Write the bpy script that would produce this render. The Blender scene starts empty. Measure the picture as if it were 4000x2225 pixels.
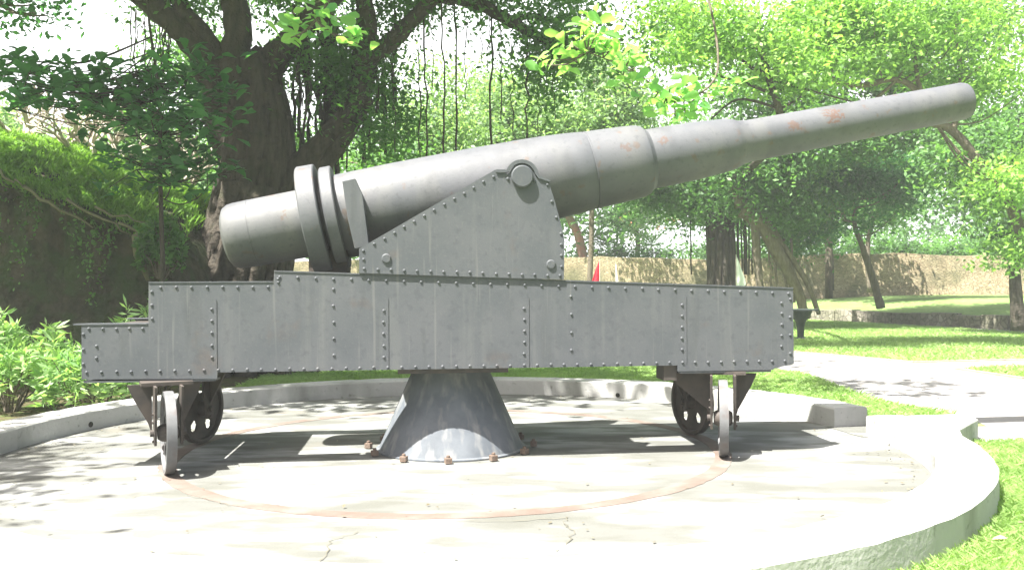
import bpy, math, random
import numpy as np
from mathutils import Vector, Matrix, Euler

R = math.radians
sc = bpy.context.scene
col = sc.collection

# ------------------------------------------------------------------ camera, light, exposure
CAM_H = 1.6
cd = bpy.data.cameras.new('camera'); cam = bpy.data.objects.new('camera', cd); col.objects.link(cam)
cd.sensor_width = 36; cd.lens = 0.867 * 36; cd.clip_end = 2000; cd.clip_start = 0.05
pit, rol = 0.0008, -0.0058
fw = Vector((0, math.cos(pit), math.sin(pit))); rr = Vector((1, 0, 0)); uu = rr.cross(fw)
r2 = math.cos(rol) * rr + math.sin(rol) * uu; u2 = -math.sin(rol) * rr + math.cos(rol) * uu
m = Matrix((r2, u2, -fw)).transposed().to_4x4(); m.translation = (0, 0, CAM_H)
cam.matrix_world = m
sc.camera = cam

SUN_DIR = Vector((0.405, 0.33, -1.0)).normalized()       # the way the light travels
sun_el = math.asin(-SUN_DIR.z); sun_rot = math.atan2(-SUN_DIR.x, -SUN_DIR.y)
w = bpy.data.worlds.new('World'); sc.world = w; w.use_nodes = True
nt = w.node_tree; nt.nodes.clear()
sky = nt.nodes.new('ShaderNodeTexSky'); sky.sky_type = 'NISHITA'; sky.sun_disc = False
sky.sun_elevation = sun_el; sky.sun_rotation = sun_rot
sky.dust_density = 7.0; sky.air_density = 1.0; sky.ozone_density = 1.0
bg = nt.nodes.new('ShaderNodeBackground'); bg.inputs[1].default_value = 0.05
wo = nt.nodes.new('ShaderNodeOutputWorld')
# white brightening added to the low sky beyond the garden, so it burns out
tcw = nt.nodes.new('ShaderNodeTexCoord'); sx = nt.nodes.new('ShaderNodeSeparateXYZ'); nt.links.new(tcw.outputs['Generated'], sx.inputs[0])
def wmr(src, a, b, c, d):
    n_ = nt.nodes.new('ShaderNodeMapRange'); n_.interpolation_type = 'SMOOTHSTEP'
    for i_, v_ in enumerate((a, b, c, d)): n_.inputs[i_ + 1].default_value = v_
    nt.links.new(src, n_.inputs[0]); return n_.outputs[0]
def wmul(a, b):
    n_ = nt.nodes.new('ShaderNodeMath'); n_.operation = 'MULTIPLY'; nt.links.new(a, n_.inputs[0]); nt.links.new(b, n_.inputs[1]); return n_.outputs[0]
cn = nt.nodes.new('ShaderNodeTexNoise'); cn.inputs['Scale'].default_value = 3.0; cn.inputs['Detail'].default_value = 6; nt.links.new(tcw.outputs['Generated'], cn.inputs['Vector'])
mk = wmul(wmul(wmr(sx.outputs[1], 0.2, 0.7, 0, 1), wmr(sx.outputs[2], 0.42, 0.70, 1, 0)), wmr(cn.outputs[0], 0.30, 0.42, 0.75, 1))
cm = nt.nodes.new('ShaderNodeMix'); cm.data_type = 'RGBA'; cm.inputs[7].default_value = (11.5, 11.7, 12.0, 1)
nt.links.new(mk, cm.inputs[0]); nt.links.new(sky.outputs[0], cm.inputs[6])
nt.links.new(cm.outputs[2], bg.inputs[0]); nt.links.new(bg.outputs[0], wo.inputs[0])
ld = bpy.data.lights.new('sun', 'SUN'); ld.energy = 5.0; ld.angle = R(0.6); ld.color = (1.0, 0.965, 0.9)
lo = bpy.data.objects.new('sun', ld); col.objects.link(lo); lo.rotation_euler = SUN_DIR.to_track_quat('-Z', 'Y').to_euler()
sc.view_settings.view_transform = 'Standard'; sc.view_settings.look = 'None'
HAZE = 0.0018
sc.view_settings.exposure = 2.1; sc.view_settings.gamma = 1.0

# ------------------------------------------------------------------ helpers
def at(px, py, Y):
    """point at depth Y whose direction is given in the 2576-wide picture"""
    return (round((px - 1288) / 2233 * Y, 3), Y, round(CAM_H + (718 - 0.0058 * (px - 1288) - py) / 2233 * Y, 3))

class MB:
    def __init__(s): s.v = []; s.f = []
    def add(s, vs, fs):
        n = len(s.v); s.v.extend([tuple(v) for v in vs]); s.f.extend([tuple(i + n for i in f) for f in fs])
    def box(s, c, d, rot=None):
        vs = []
        for x in (-.5, .5):
            for y in (-.5, .5):
                for z in (-.5, .5):
                    p = Vector((x * d[0], y * d[1], z * d[2]))
                    if rot is not None: p = rot @ p
                    vs.append(p + Vector(c))
        s.add(vs, [(0, 1, 3, 2), (4, 6, 7, 5), (0, 4, 5, 1), (2, 3, 7, 6), (0, 2, 6, 4), (1, 5, 7, 3)])
    def tube(s, path, radii, sides=8, cap=True, jit=0.0, rnd=random):
        path = [Vector(p) for p in path]; n = len(path)
        rings = []; up = Vector((0.13, 0.21, 0.97)).normalized()
        for i, p in enumerate(path):
            t = (path[min(i + 1, n - 1)] - path[max(i - 1, 0)])
            if t.length < 1e-9: t = Vector((0, 0, 1))
            t.normalize()
            a = up.cross(t)
            if a.length < 1e-3: a = Vector((1, 0, 0)).cross(t)
            a.normalize(); b = t.cross(a); up = b.cross(t) * 0 + up
            ring = []
            for k in range(sides):
                th = 2 * math.pi * k / sides
                r = radii[i] * (1 + (rnd.uniform(-jit, jit) if jit else 0))
                ring.append(p + a * (r * math.cos(th)) + b * (r * math.sin(th)))
            rings.append(ring)
        vs = [v for rg in rings for v in rg]; fs = []
        for i in range(n - 1):
            for k in range(sides):
                k2 = (k + 1) % sides
                fs.append((i * sides + k, i * sides + k2, (i + 1) * sides + k2, (i + 1) * sides + k))
        if cap:
            fs.append(tuple(range(sides))[::-1]); fs.append(tuple((n - 1) * sides + k for k in range(sides)))
        s.add(vs, fs)
    def prism(s, poly, y0, y1):
        """outline in XZ, extruded along Y (y0<y1); outline counter-clockwise seen from -Y"""
        n = len(poly)
        vs = [(x, y0, z) for x, z in poly] + [(x, y1, z) for x, z in poly]
        fs = [tuple(range(n)), tuple(range(2 * n - 1, n - 1, -1))]
        for i in range(n):
            j = (i + 1) % n
            fs.append((i, i + n, j + n, j))
        s.add(vs, fs)
    def lathe(s, prof, seg=64, M=None, closed=False):
        """profile of (r, s) turned about the local X axis (s runs along X)"""
        n = len(prof); vs = []
        for k in range(seg):
            th = 2 * math.pi * k / seg
            for r, x in prof:
                p = Vector((x, r * math.cos(th), r * math.sin(th)))
                vs.append(M @ p if M is not None else p)
        fs = []
        for k in range(seg):
            k2 = (k + 1) % seg
            for i in range(n - 1 if not closed else n):
                j = (i + 1) % n
                fs.append((k * n + i, k2 * n + i, k2 * n + j, k * n + j))
        s.add(vs, fs)
    def dome(s, c, r, h, ny=-1, seg=8):
        """rivet head bulging to -Y (ny=-1) or +Y"""
        vs = []; fs = []
        lv = [(1.0, 0.0), (0.86, 0.5), (0.5, 0.87)]
        for a, b in lv:
            for k in range(seg):
                th = 2 * math.pi * k / seg
                vs.append((c[0] + r * a * math.cos(th), c[1] + ny * h * b, c[2] + r * a * math.sin(th)))
        vs.append((c[0], c[1] + ny * h, c[2]))
        for i in range(2):
            for k in range(seg):
                k2 = (k + 1) % seg
                fs.append((i * seg + k, i * seg + k2, (i + 1) * seg + k2, (i + 1) * seg + k))
        for k in range(seg): fs.append((2 * seg + k, 2 * seg + (k + 1) % seg, 3 * seg))
        s.add(vs, fs)
    def build(s, name, mat, parent=None, smooth=False, bevel=0.0, loc=None, fix=True, ang=40):
        me = bpy.data.meshes.new(name); me.from_pydata([tuple(v) for v in s.v], [], s.f); me.update()
        if fix:
            import bmesh
            bm = bmesh.new(); bm.from_mesh(me); bmesh.ops.recalc_face_normals(bm, faces=bm.faces[:])
            if smooth:
                lim = R(ang)
                for e in bm.edges:
                    if len(e.link_faces) == 2 and e.calc_face_angle(0) > lim: e.smooth = False
            bm.to_mesh(me); bm.free()
        if smooth: me.polygons.foreach_set('use_smooth', [True] * len(me.polygons))
        me.materials.append(mat)
        o = bpy.data.objects.new(name, me); col.objects.link(o)
        if parent: o.parent = parent
        if loc: o.location = loc
        if bevel:
            b = o.modifiers.new('bevel', 'BEVEL'); b.width = bevel; b.segments = 2; b.limit_method = 'ANGLE'; b.angle_limit = R(50)
        return o

def npmesh(name, verts, quads, mat, parent=None, smooth=False):
    me = bpy.data.meshes.new(name); nv = len(verts); nf = len(quads); k = quads.shape[1]
    me.vertices.add(nv); me.vertices.foreach_set('co', verts.astype(np.float32).ravel())
    me.loops.add(nf * k); me.polygons.add(nf)
    me.loops.foreach_set('vertex_index', quads.astype(np.int32).ravel())
    me.polygons.foreach_set('loop_start', np.arange(0, nf * k, k, dtype=np.int32))
    try: me.polygons.foreach_set('loop_total', np.full(nf, k, dtype=np.int32))
    except Exception: pass
    me.update(calc_edges=True); me.validate()
    if smooth: me.polygons.foreach_set('use_smooth', [True] * nf)
    me.materials.append(mat)
    o = bpy.data.objects.new(name, me); col.objects.link(o)
    if parent: o.parent = parent
    return o

def tag(o, label=None, cat=None, group=None, kind=None):
    if label: o['label'] = label
    if cat: o['category'] = cat
    if group: o['group'] = group
    if kind: o['kind'] = kind
    return o

def empty(name, loc, rz=0.0):
    o = bpy.data.objects.new(name, None); col.objects.link(o); o.location = loc; o.rotation_euler = (0, 0, rz); o.empty_display_size = 0.2
    return o

# ------------------------------------------------------------------ materials
def mat(name, c1, c2, scale=4.0, rough=0.8, bump=0.2, bscale=None, spec=0.3, detail=6, vec=None, extra=None, metallic=0.0, lo=0.35, hi=0.65, bdist=0.02):
    M = bpy.data.materials.new(name); M.use_nodes = True; t = M.node_tree; N = t.nodes; L = t.links
    b = N['Principled BSDF']; b.inputs['Roughness'].default_value = rough; b.inputs['Specular IOR Level'].default_value = spec; b.inputs['Metallic'].default_value = metallic
    tc = N.new('ShaderNodeTexCoord'); mp = N.new('ShaderNodeMapping'); L.new(tc.outputs['Object'], mp.inputs[0])
    if vec: mp.inputs['Scale'].default_value = vec
    n = N.new('ShaderNodeTexNoise'); n.inputs['Scale'].default_value = scale; n.inputs['Detail'].default_value = detail; n.inputs['Roughness'].default_value = 0.6
    L.new(mp.outputs[0], n.inputs['Vector'])
    mr = N.new('ShaderNodeMapRange'); mr.inputs[1].default_value = lo; mr.inputs[2].default_value = hi; L.new(n.outputs['Fac'], mr.inputs[0])
    mx = N.new('ShaderNodeMix'); mx.data_type = 'RGBA'; mx.inputs[6].default_value = (*c1, 1); mx.inputs[7].default_value = (*c2, 1)
    L.new(mr.outputs[0], mx.inputs[0]); out = mx.outputs[2]
    if extra: out = extra(N, L, tc, out)
    L.new(out, b.inputs['Base Color'])
    if bump:
        nb = N.new('ShaderNodeTexNoise'); nb.inputs['Scale'].default_value = bscale or scale * 8; nb.inputs['Detail'].default_value = 8
        L.new(tc.outputs['Object'], nb.inputs['Vector'])
        bp = N.new('ShaderNodeBump'); bp.inputs['Strength'].default_value = bump; bp.inputs['Distance'].default_value = bdist
        L.new(nb.outputs['Fac'], bp.inputs['Height']); L.new(bp.outputs[0], b.inputs['Normal'])
    return M

def overlay(N, L, tc, base, colr, scale, lo, hi, amt, vec=None, detail=5, loc=None):
    mp = N.new('ShaderNodeMapping'); L.new(tc.outputs['Object'], mp.inputs[0])
    if vec: mp.inputs['Scale'].default_value = vec
    if loc: mp.inputs['Location'].default_value = loc
    n = N.new('ShaderNodeTexNoise'); n.inputs['Scale'].default_value = scale; n.inputs['Detail'].default_value = detail
    L.new(mp.outputs[0], n.inputs['Vector'])
    mr = N.new('ShaderNodeMapRange'); mr.inputs[1].default_value = lo; mr.inputs[2].default_value = hi; mr.inputs[4].default_value = amt
    L.new(n.outputs['Fac'], mr.inputs[0])
    mx = N.new('ShaderNodeMix'); mx.data_type = 'RGBA'; mx.inputs[7].default_value = (*colr, 1)
    L.new(mr.outputs[0], mx.inputs[0]); L.new(base, mx.inputs[6]); return mx.outputs[2]

def spots(N, L, tc, base, pts, colr):
    """rust patches of limited reach round given points of the part"""
    for (p, rad, amt) in pts:
        vd = N.new('ShaderNodeVectorMath'); vd.operation = 'DISTANCE'; vd.inputs[1].default_value = p; L.new(tc.outputs['Object'], vd.inputs[0])
        m1 = N.new('ShaderNodeMapRange'); m1.inputs[1].default_value = 0; m1.inputs[2].default_value = rad; m1.inputs[3].default_value = 1; m1.inputs[4].default_value = 0
        L.new(vd.outputs['Value'], m1.inputs[0])
        n = N.new('ShaderNodeTexNoise'); n.inputs['Scale'].default_value = 34; n.inputs['Detail'].default_value = 8; L.new(tc.outputs['Object'], n.inputs['Vector'])
        ad = N.new('ShaderNodeMath'); ad.operation = 'MULTIPLY'; L.new(m1.outputs[0], ad.inputs[0]); L.new(n.outputs['Fac'], ad.inputs[1])
        m2 = N.new('ShaderNodeMapRange'); m2.inputs[1].default_value = 0.36; m2.inputs[2].default_value = 0.39; m2.inputs[4].default_value = amt; L.new(ad.outputs[0], m2.inputs[0])
        mx = N.new('ShaderNodeMix'); mx.data_type = 'RGBA'; mx.inputs[7].default_value = (*colr, 1)
        L.new(m2.outputs[0], mx.inputs[0]); L.new(base, mx.inputs[6]); base = mx.outputs[2]
    return base

def plate_extra(N, L, tc, o):
    o = overlay(N, L, tc, o, (0.125, 0.13, 0.13), 1.0, 0.56, 0.74, 0.6, vec=(9, 1, 0.5))           # pale rain streaks
    o = overlay(N, L, tc, o, (0.05, 0.056, 0.058), 1.0, 0.58, 0.72, 0.5, vec=(6, 1, 0.7), loc=(3.3, 0, 1.1))
    o = overlay(N, L, tc, o, (0.095, 0.062, 0.045), 2.2, 0.64, 0.72, 0.35, vec=(1, 1, 1), loc=(7, 2, 0))
    o = overlay(N, L, tc, o, (0.056, 0.060, 0.070), 18, 0.54, 0.70, 0.5, detail=8)
    o = overlay(N, L, tc, o, (0.060, 0.068, 0.078), 2.4, 0.48, 0.66, 0.55, detail=9, loc=(5, 1, 9))
    o = overlay(N, L, tc, o, (0.16, 0.16, 0.155), 1.0, 0.63, 0.72, 0.4, vec=(22, 1, 0.9), loc=(9, 0, 4))
    return overlay(N, L, tc, o, (0.13, 0.13, 0.125), 40, 0.55, 0.8, 0.4)
PLATE = mat('grey_plate_paint', (0.076, 0.083, 0.092), (0.088, 0.093, 0.103), 1.6, 0.62, 0.25, 90, 0.35, extra=plate_extra, bdist=0.004)
def barrel_extra(N, L, tc, o):
    o = overlay(N, L, tc, o, (0.125, 0.125, 0.12), 1.4, 0.48, 0.70, 0.65, vec=(1.5, 1, 0.6))
    o = overlay(N, L, tc, o, (0.052, 0.055, 0.062), 3.2, 0.52, 0.68, 0.55, vec=(1, .6, .6), detail=9, loc=(2, 5, 0))
    o = overlay(N, L, tc, o, (0.052, 0.055, 0.062), 22, 0.56, 0.7, 0.5)
    o = overlay(N, L, tc, o, (0.10, 0.06, 0.04), 7, 0.64, 0.70, 0.5, loc=(1, 7, 3))
    o = spots(N, L, tc, o, [((6.15, -0.17, 0.08), 0.30, 0.8), ((5.72, -0.17, 0.05), 0.24, 0.6), ((4.35, -0.30, 0.16), 0.22, 0.6), ((3.95, -0.36, 0.12), 0.18, 0.5), ((0.62, -0.27, 0.08), 0.2, 0.5)], (0.095, 0.048, 0.032))
    return o
BARREL = mat('weathered_barrel_paint', (0.078, 0.083, 0.094), (0.098, 0.101, 0.111), 2.2, 0.62, 0.35, 60, 0.5, extra=barrel_extra, bdist=0.004)
DARKM = mat('dark_and_shaded_iron', (0.05, 0.045, 0.042), (0.085, 0.07, 0.06), 5, 0.65, 0.3, 60, 0.3, bdist=0.004)
WHEELM = mat('wheel_iron', (0.115, 0.12, 0.125), (0.155, 0.157, 0.16), 6, 0.55, 0.25, 60, 0.35, bdist=0.004,
             extra=lambda N, L, tc, o: overlay(N, L, tc, o, (0.10, 0.06, 0.045), 7, 0.52, 0.7, 0.5))
PEDM = mat('pedestal_paint', (0.085, 0.097, 0.112), (0.135, 0.15, 0.168), 3, 0.6, 0.2, 50, 0.35, bdist=0.004,
           extra=lambda N, L, tc, o: overlay(N, L, tc, o, (0.26, 0.26, 0.25), 1.2, 0.5, 0.68, 0.6, vec=(8, 8, 0.7)))
RUSTB = mat('rusty_bolt', (0.12, 0.085, 0.065), (0.19, 0.145, 0.115), 20, 0.8, 0.3, 80)

def floor_extra(N, L, tc, o):
    o = overlay(N, L, tc, o, (0.105, 0.107, 0.096), 0.9, 0.41, 0.56, 0.85, vec=(0.7, 1.6, 1), detail=10)
    o = overlay(N, L, tc, o, (0.11, 0.112, 0.098), 2.6, 0.47, 0.60, 0.8, vec=(0.6, 1.4, 1), detail=10, loc=(4, 9, 0))
    o = overlay(N, L, tc, o, (0.22, 0.19, 0.15), 1.4, 0.62, 0.75, 0.3, detail=8, loc=(14, 2, 0))
    o = overlay(N, L, tc, o, (0.12, 0.12, 0.10), 30, 0.64, 0.76, 0.5)
    return o
FLOOR = mat('worn_concrete', (0.27, 0.278, 0.27), (0.33, 0.335, 0.325), 1.2, 0.9, 0.35, 30, 0.2, extra=floor_extra, bdist=0.01)
CURB = mat('curb_concrete', (0.40, 0.40, 0.385), (0.47, 0.47, 0.455), 2.0, 0.9, 0.5, 24, 0.2, bdist=0.012,
           extra=lambda N, L, tc, o: overlay(N, L, tc, overlay(N, L, tc, o, (0.17, 0.18, 0.15), 1.8, 0.5, 0.66, 0.6, vec=(1, 1, 0.35), detail=9), (0.10, 0.11, 0.08), 14, 0.62, 0.75, 0.6))
RAILM = mat('rail_terracotta', (0.13, 0.100, 0.084), (0.175, 0.145, 0.125), 3, 0.85, 0.4, 40, 0.2, bdist=0.006,
            extra=lambda N, L, tc, o: overlay(N, L, tc, o, (0.17, 0.168, 0.158), 3, 0.50, 0.64, 0.45, detail=9))
PATHM = mat('path_paving', (0.25, 0.245, 0.24), (0.31, 0.30, 0.295), 1.5, 0.9, 0.3, 20, 0.2, bdist=0.01,
            extra=lambda N, L, tc, o: overlay(N, L, tc, o, (0.17, 0.165, 0.16), 3, 0.48, 0.68, 0.6))
def lawn_extra(N, L, tc, o):
    o = overlay(N, L, tc, o, (0.12, 0.21, 0.05), 9, 0.45, 0.65, 0.6)
    o = overlay(N, L, tc, o, (0.20, 0.21, 0.08), 2.3, 0.62, 0.80, 0.4)
    return o
LAWN = mat('lawn', (0.17, 0.27, 0.08), (0.24, 0.34, 0.12), 0.7, 0.95, 0.9, 45, 0.1, extra=lawn_extra, bdist=0.05)
SOIL = mat('leafy_soil', (0.06, 0.055, 0.03), (0.11, 0.09, 0.05), 3, 0.95, 0.8, 20, 0.1, bdist=0.04,
           extra=lambda N, L, tc, o: overlay(N, L, tc, o, (0.07, 0.12, 0.03), 6, 0.5, 0.62, 0.7))
EARTH = mat('bank_face', (0.040, 0.042, 0.026), (0.095, 0.085, 0.058), 2.2, 0.95, 1.0, 5, 0.1, bdist=0.18,
            extra=lambda N, L, tc, o: overlay(N, L, tc, o, (0.05, 0.08, 0.03), 2.5, 0.45, 0.62, 0.8))
BARK = mat('banyan_bark', (0.042, 0.037, 0.030), (0.085, 0.072, 0.058), 3, 0.9, 0.9, 14, 0.15, vec=(3, 3, 0.5), bdist=0.05,
           extra=lambda N, L, tc, o: overlay(N, L, tc, o, (0.05, 0.06, 0.03), 2, 0.52, 0.7, 0.6))
BARK2 = mat('grey_bark', (0.10, 0.085, 0.065), (0.17, 0.145, 0.11), 4, 0.9, 0.8, 16, 0.15, vec=(3, 3, 0.6), bdist=0.04)
PALEW = mat('pale_branch', (0.38, 0.33, 0.27), (0.52, 0.47, 0.40), 6, 0.8, 0.4, 30, 0.2)
REDW = mat('red_bark', (0.25, 0.08, 0.05), (0.16, 0.12, 0.08), 3, 0.8, 0.4, 30)

def stone_mat(name, c1, c2, mortar, sx, sy):
    M = bpy.data.materials.new(name); M.use_nodes = True; t = M.node_tree; N = t.nodes; L = t.links; b = N['Principled BSDF']; b.inputs['Roughness'].default_value = 0.92
    b.inputs['Specular IOR Level'].default_value = 0.15
    tc = N.new('ShaderNodeTexCoord'); mp = N.new('ShaderNodeMapping'); mp.inputs['Scale'].default_value = (sx, sx, sy); L.new(tc.outputs['Object'], mp.inputs[0])
    nz = N.new('ShaderNodeTexNoise'); nz.inputs['Scale'].default_value = 1.2; L.new(mp.outputs[0], nz.inputs['Vector'])
    mv = N.new('ShaderNodeMix'); mv.data_type = 'RGBA'; mv.inputs[0].default_value = 0.25; L.new(mp.outputs[0], mv.inputs[6]); L.new(nz.outputs['Color'], mv.inputs[7])
    v = N.new('ShaderNodeTexVoronoi'); v.feature = 'DISTANCE_TO_EDGE'; L.new(mv.outputs[2], v.inputs['Vector'])
    v2 = N.new('ShaderNodeTexVoronoi'); L.new(mv.outputs[2], v2.inputs['Vector'])
    sp = N.new('ShaderNodeSeparateColor'); L.new(v2.outputs['Color'], sp.inputs[0])
    mx = N.new('ShaderNodeMix'); mx.data_type = 'RGBA'; mx.inputs[6].default_value = (*c1, 1); mx.inputs[7].default_value = (*c2, 1); L.new(sp.outputs[0], mx.inputs[0])
    mr = N.new('ShaderNodeMapRange'); mr.inputs[1].default_value = 0.0; mr.inputs[2].default_value = 0.08; mr.inputs[3].default_value = 1; mr.inputs[4].default_value = 0; L.new(v.outputs['Distance'], mr.inputs[0])
    m2 = N.new('ShaderNodeMix'); m2.data_type = 'RGBA'; m2.inputs[7].default_value = (*mortar, 1); L.new(mr.outputs[0], m2.inputs[0]); L.new(mx.outputs[2], m2.inputs[6])
    o = overlay(N, L, tc, m2.outputs[2], (0.09, 0.10, 0.05), 0.5, 0.48, 0.62, 0.65, detail=9)
    L.new(o, b.inputs['Base Color'])
    bp = N.new('ShaderNodeBump'); bp.inputs['Strength'].default_value = 0.8; bp.inputs['Distance'].default_value = 0.04; bp.invert = True
    L.new(mr.outputs[0], bp.inputs['Height']); L.new(bp.outputs[0], b.inputs['Normal'])
    return M
WALLM = stone_mat('rampart_stone', (0.25, 0.20, 0.13), (0.40, 0.33, 0.22), (0.15, 0.12, 0.08), 1.6, 3.2)
EDGEM = stone_mat('edge_stone', (0.20, 0.18, 0.15), (0.34, 0.31, 0.26), (0.12, 0.11, 0.09), 1.4, 1.2)

def leafmat(name, dark, light, trans=0.45, rough=0.5, tl=None):
    M = bpy.data.materials.new(name); M.use_nodes = True; t = M.node_tree; N = t.nodes; L = t.links; b = N['Principled BSDF']
    b.inputs['Roughness'].default_value = rough; b.inputs['Specular IOR Level'].default_value = 0.35
    g = N.new('ShaderNodeNewGeometry')
    cr = N.new('ShaderNodeMix'); cr.data_type = 'RGBA'; cr.inputs[6].default_value = (*dark, 1); cr.inputs[7].default_value = (*light, 1)
    tc = N.new('ShaderNodeTexCoord'); nz = N.new('ShaderNodeTexNoise'); nz.inputs['Scale'].default_value = .9; nz.inputs['Detail'].default_value = 3; L.new(tc.outputs['Object'], nz.inputs['Vector'])
    m0 = N.new('ShaderNodeMapRange'); m0.inputs[1].default_value = .36; m0.inputs[2].default_value = .64; L.new(nz.outputs['Fac'], m0.inputs[0])
    m1 = N.new('ShaderNodeMath'); m1.operation = 'MULTIPLY_ADD'; m1.inputs[1].default_value = .45; L.new(g.outputs['Random Per Island'], m1.inputs[0])
    m2 = N.new('ShaderNodeMath'); m2.operation = 'MULTIPLY'; m2.inputs[1].default_value = .55; L.new(m0.outputs[0], m2.inputs[0]); L.new(m2.outputs[0], m1.inputs[2])
    L.new(m1.outputs[0], cr.inputs[0])
    L.new(cr.outputs[2], b.inputs['Base Color'])
    tr = N.new('ShaderNodeBsdfTranslucent')
    hs = N.new('ShaderNodeMix'); hs.data_type = 'RGBA'; hs.blend_type = 'MULTIPLY'; hs.inputs[0].default_value = 1; hs.inputs[7].default_value = (*(tl or (1.7, 1.9, 0.8)), 1)
    L.new(cr.outputs[2], hs.inputs[6]); L.new(hs.outputs[2], tr.inputs[0])
    ms = N.new('ShaderNodeMixShader'); ms.inputs[0].default_value = trans
    L.new(b.outputs[0], ms.inputs[1]); L.new(tr.outputs[0], ms.inputs[2])
    L.new(ms.outputs[0], N['Material Output'].inputs[0])
    return M
L_BANYAN = leafmat('banyan_leaf', (0.035, 0.10, 0.026), (0.11, 0.23, 0.07))
L_DEEP = leafmat('deep_green_leaf', (0.018, 0.075, 0.025), (0.085, 0.24, 0.09))
L_PALE = leafmat('pale_green_leaf', (0.07, 0.14, 0.06), (0.31, 0.43, 0.24))
L_MID = leafmat('mid_green_leaf', (0.025, 0.07, 0.022), (0.17, 0.33, 0.11))
L_BRIGHT = leafmat('bright_green_leaf', (0.05, 0.13, 0.03), (0.32, 0.50, 0.14))
L_BIG = leafmat('broad_leaf', (0.12, 0.34, 0.12), (0.34, 0.50, 0.17), 0.45, rough=0.32)
L_SHRUB = leafmat('narrow_leaf', (0.13, 0.28, 0.09), (0.40, 0.52, 0.26), 0.4)
L_GRASS = leafmat('grass_blade', (0.19, 0.31, 0.09), (0.36, 0.48, 0.20), 0.4)
L_BANK = leafmat('bank_grass_blade', (0.09, 0.20, 0.03), (0.24, 0.40, 0.08), 0.4)
L_FALL = leafmat('fallen_leaf', (0.40, 0.24, 0.16), (0.50, 0.35, 0.25), 0.2, tl=(1, 1, 1))
L_FLOW = leafmat('red_petal', (0.55, 0.10, 0.05), (0.65, 0.2, 0.10), 0.3, tl=(1, 1, 1))

# ------------------------------------------------------------------ foliage builders
def leaves(centers, size, rs, up=0.5, aspect=0.5, jitter=0.35, droop=0.0, dirs=None):
    """folded kite-shaped leaves; returns verts, quads (two per leaf)"""
    n = len(centers)
    nrm = rs.normal(size=(n, 3)); nrm[:, 2] = np.abs(nrm[:, 2]) * (0.5 + up) + up; nrm /= np.linalg.norm(nrm, axis=1)[:, None]
    if dirs is None:
        d = rs.normal(size=(n, 3)); d[:, 2] -= droop
    else: d = dirs.copy()
    d -= (d * nrm).sum(1)[:, None] * nrm; d /= np.maximum(np.linalg.norm(d, axis=1)[:, None], 1e-6)
    s = np.cross(nrm, d); L_ = size * (1 + rs.uniform(-jitter, jitter, n))[:, None]; W_ = L_ * aspect
    b0 = centers; tip = centers + d * L_; mid = centers + d * L_ * 0.55 - nrm * L_ * 0.08
    a = mid + s * W_ * 0.5 + nrm * L_ * 0.10; c = mid - s * W_ * 0.5 + nrm * L_ * 0.10
    v = np.stack([b0, a, tip, c], 1).reshape(-1, 3)
    i = np.arange(n) * 4
    q = np.stack([i, i + 1, i + 2, i + 3], 1)
    return v, q

def broad_leaves(centers, dirs, size, rs, tilt=0.3):
    """obovate leaves with a midrib fold: 6 faces fan -> four quads sharing vertices"""
    n = len(centers); L_ = (size * (1 + rs.uniform(-0.3, 0.2, n)))[:, None]
    d = dirs / np.linalg.norm(dirs, axis=1)[:, None]
    nrm = np.tile([0, 0, 1.0], (n, 1)) + rs.normal(size=(n, 3)) * tilt
    nrm -= (nrm * d).sum(1)[:, None] * d; nrm /= np.linalg.norm(nrm, axis=1)[:, None]
    s = np.cross(nrm, d)
    def P(u, w, z): return centers + d * L_ * u + s * L_ * w + nrm * L_ * z
    pts = [P(0, 0, 0), P(.35, 0, .02), P(.72, 0, 0), P(1, 0, -.08), P(.35, .15, .07), P(.72, .25, .07), P(.95, .13, -.02), P(.35, -.15, .07), P(.72, -.25, .07), P(.95, -.13, -.02)]
    v = np.stack(pts, 1).reshape(-1, 3); i = np.arange(n) * 10
    q = [np.stack([i + a for a in f], 1) for f in ((0, 1, 4, 0), (1, 2, 5, 4), (2, 3, 6, 5), (0, 7, 1, 0), (1, 7, 8, 2), (2, 8, 9, 3))]
    # the first and fourth are triangles: use thin quads instead
    q[0] = np.stack([i, i + 1, i + 4, i + 4], 1); q[3] = np.stack([i, i + 7, i + 1, i + 1], 1)
    return v, q

def tri_quads(q):
    return q

def crown_points(blobs, clumps, per, rs, sig=0.35, flat=0.6, shell=0.45, gaps=None):
    vol = np.array([b[3] * b[4] * b[5] for b in blobs]) ** (2 / 3.); vol = vol / vol.sum()
    out = []; cs = []
    for b, fr in zip(blobs, vol):
        k = max(3, int(round(clumps * fr)))
        d = rs.normal(size=(k, 3)); d /= np.linalg.norm(d, axis=1)[:, None]
        r = rs.uniform(0, 1, k)[:, None] ** shell
        c = np.array(b[:3]) + d * r * np.array(b[3:6])
        cs.append(c)
    cs = np.concatenate(cs)
    if gaps is not None:
        ph = rs.uniform(0, 6.28, 6); f = gaps
        g = np.sin(f * cs[:, 0] + ph[0] + 1.3 * np.sin(.7 * f * cs[:, 2] + ph[1])) + np.sin(1.6 * f * cs[:, 2] + ph[2] + np.sin(f * cs[:, 0] + ph[3])) + .7 * np.sin(f * 1.2 * cs[:, 1] + ph[4])
        cs = cs[g > -.5]
    s = sig * (0.6 + 0.9 * rs.uniform(size=(len(cs), 1)))
    p = cs[:, None, :] + rs.normal(size=(len(cs), per, 3)) * (s[:, None, :] * np.array([1, 1, flat]))
    return p.reshape(-1, 3), cs

def crown(blobs, clumps, per, size, m_, rs, parent, sig=0.35, flat=0.6, shell=0.45, aspect=0.5, droop=0.3, up=0.4, name='crown', gaps=None):
    p, cs = crown_points(blobs, clumps, per, rs, sig, flat, shell, gaps)
    v, q = leaves(p, size, rs, up=up, aspect=aspect, droop=droop)
    return npmesh(name, v, q, m_, parent), cs

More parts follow.
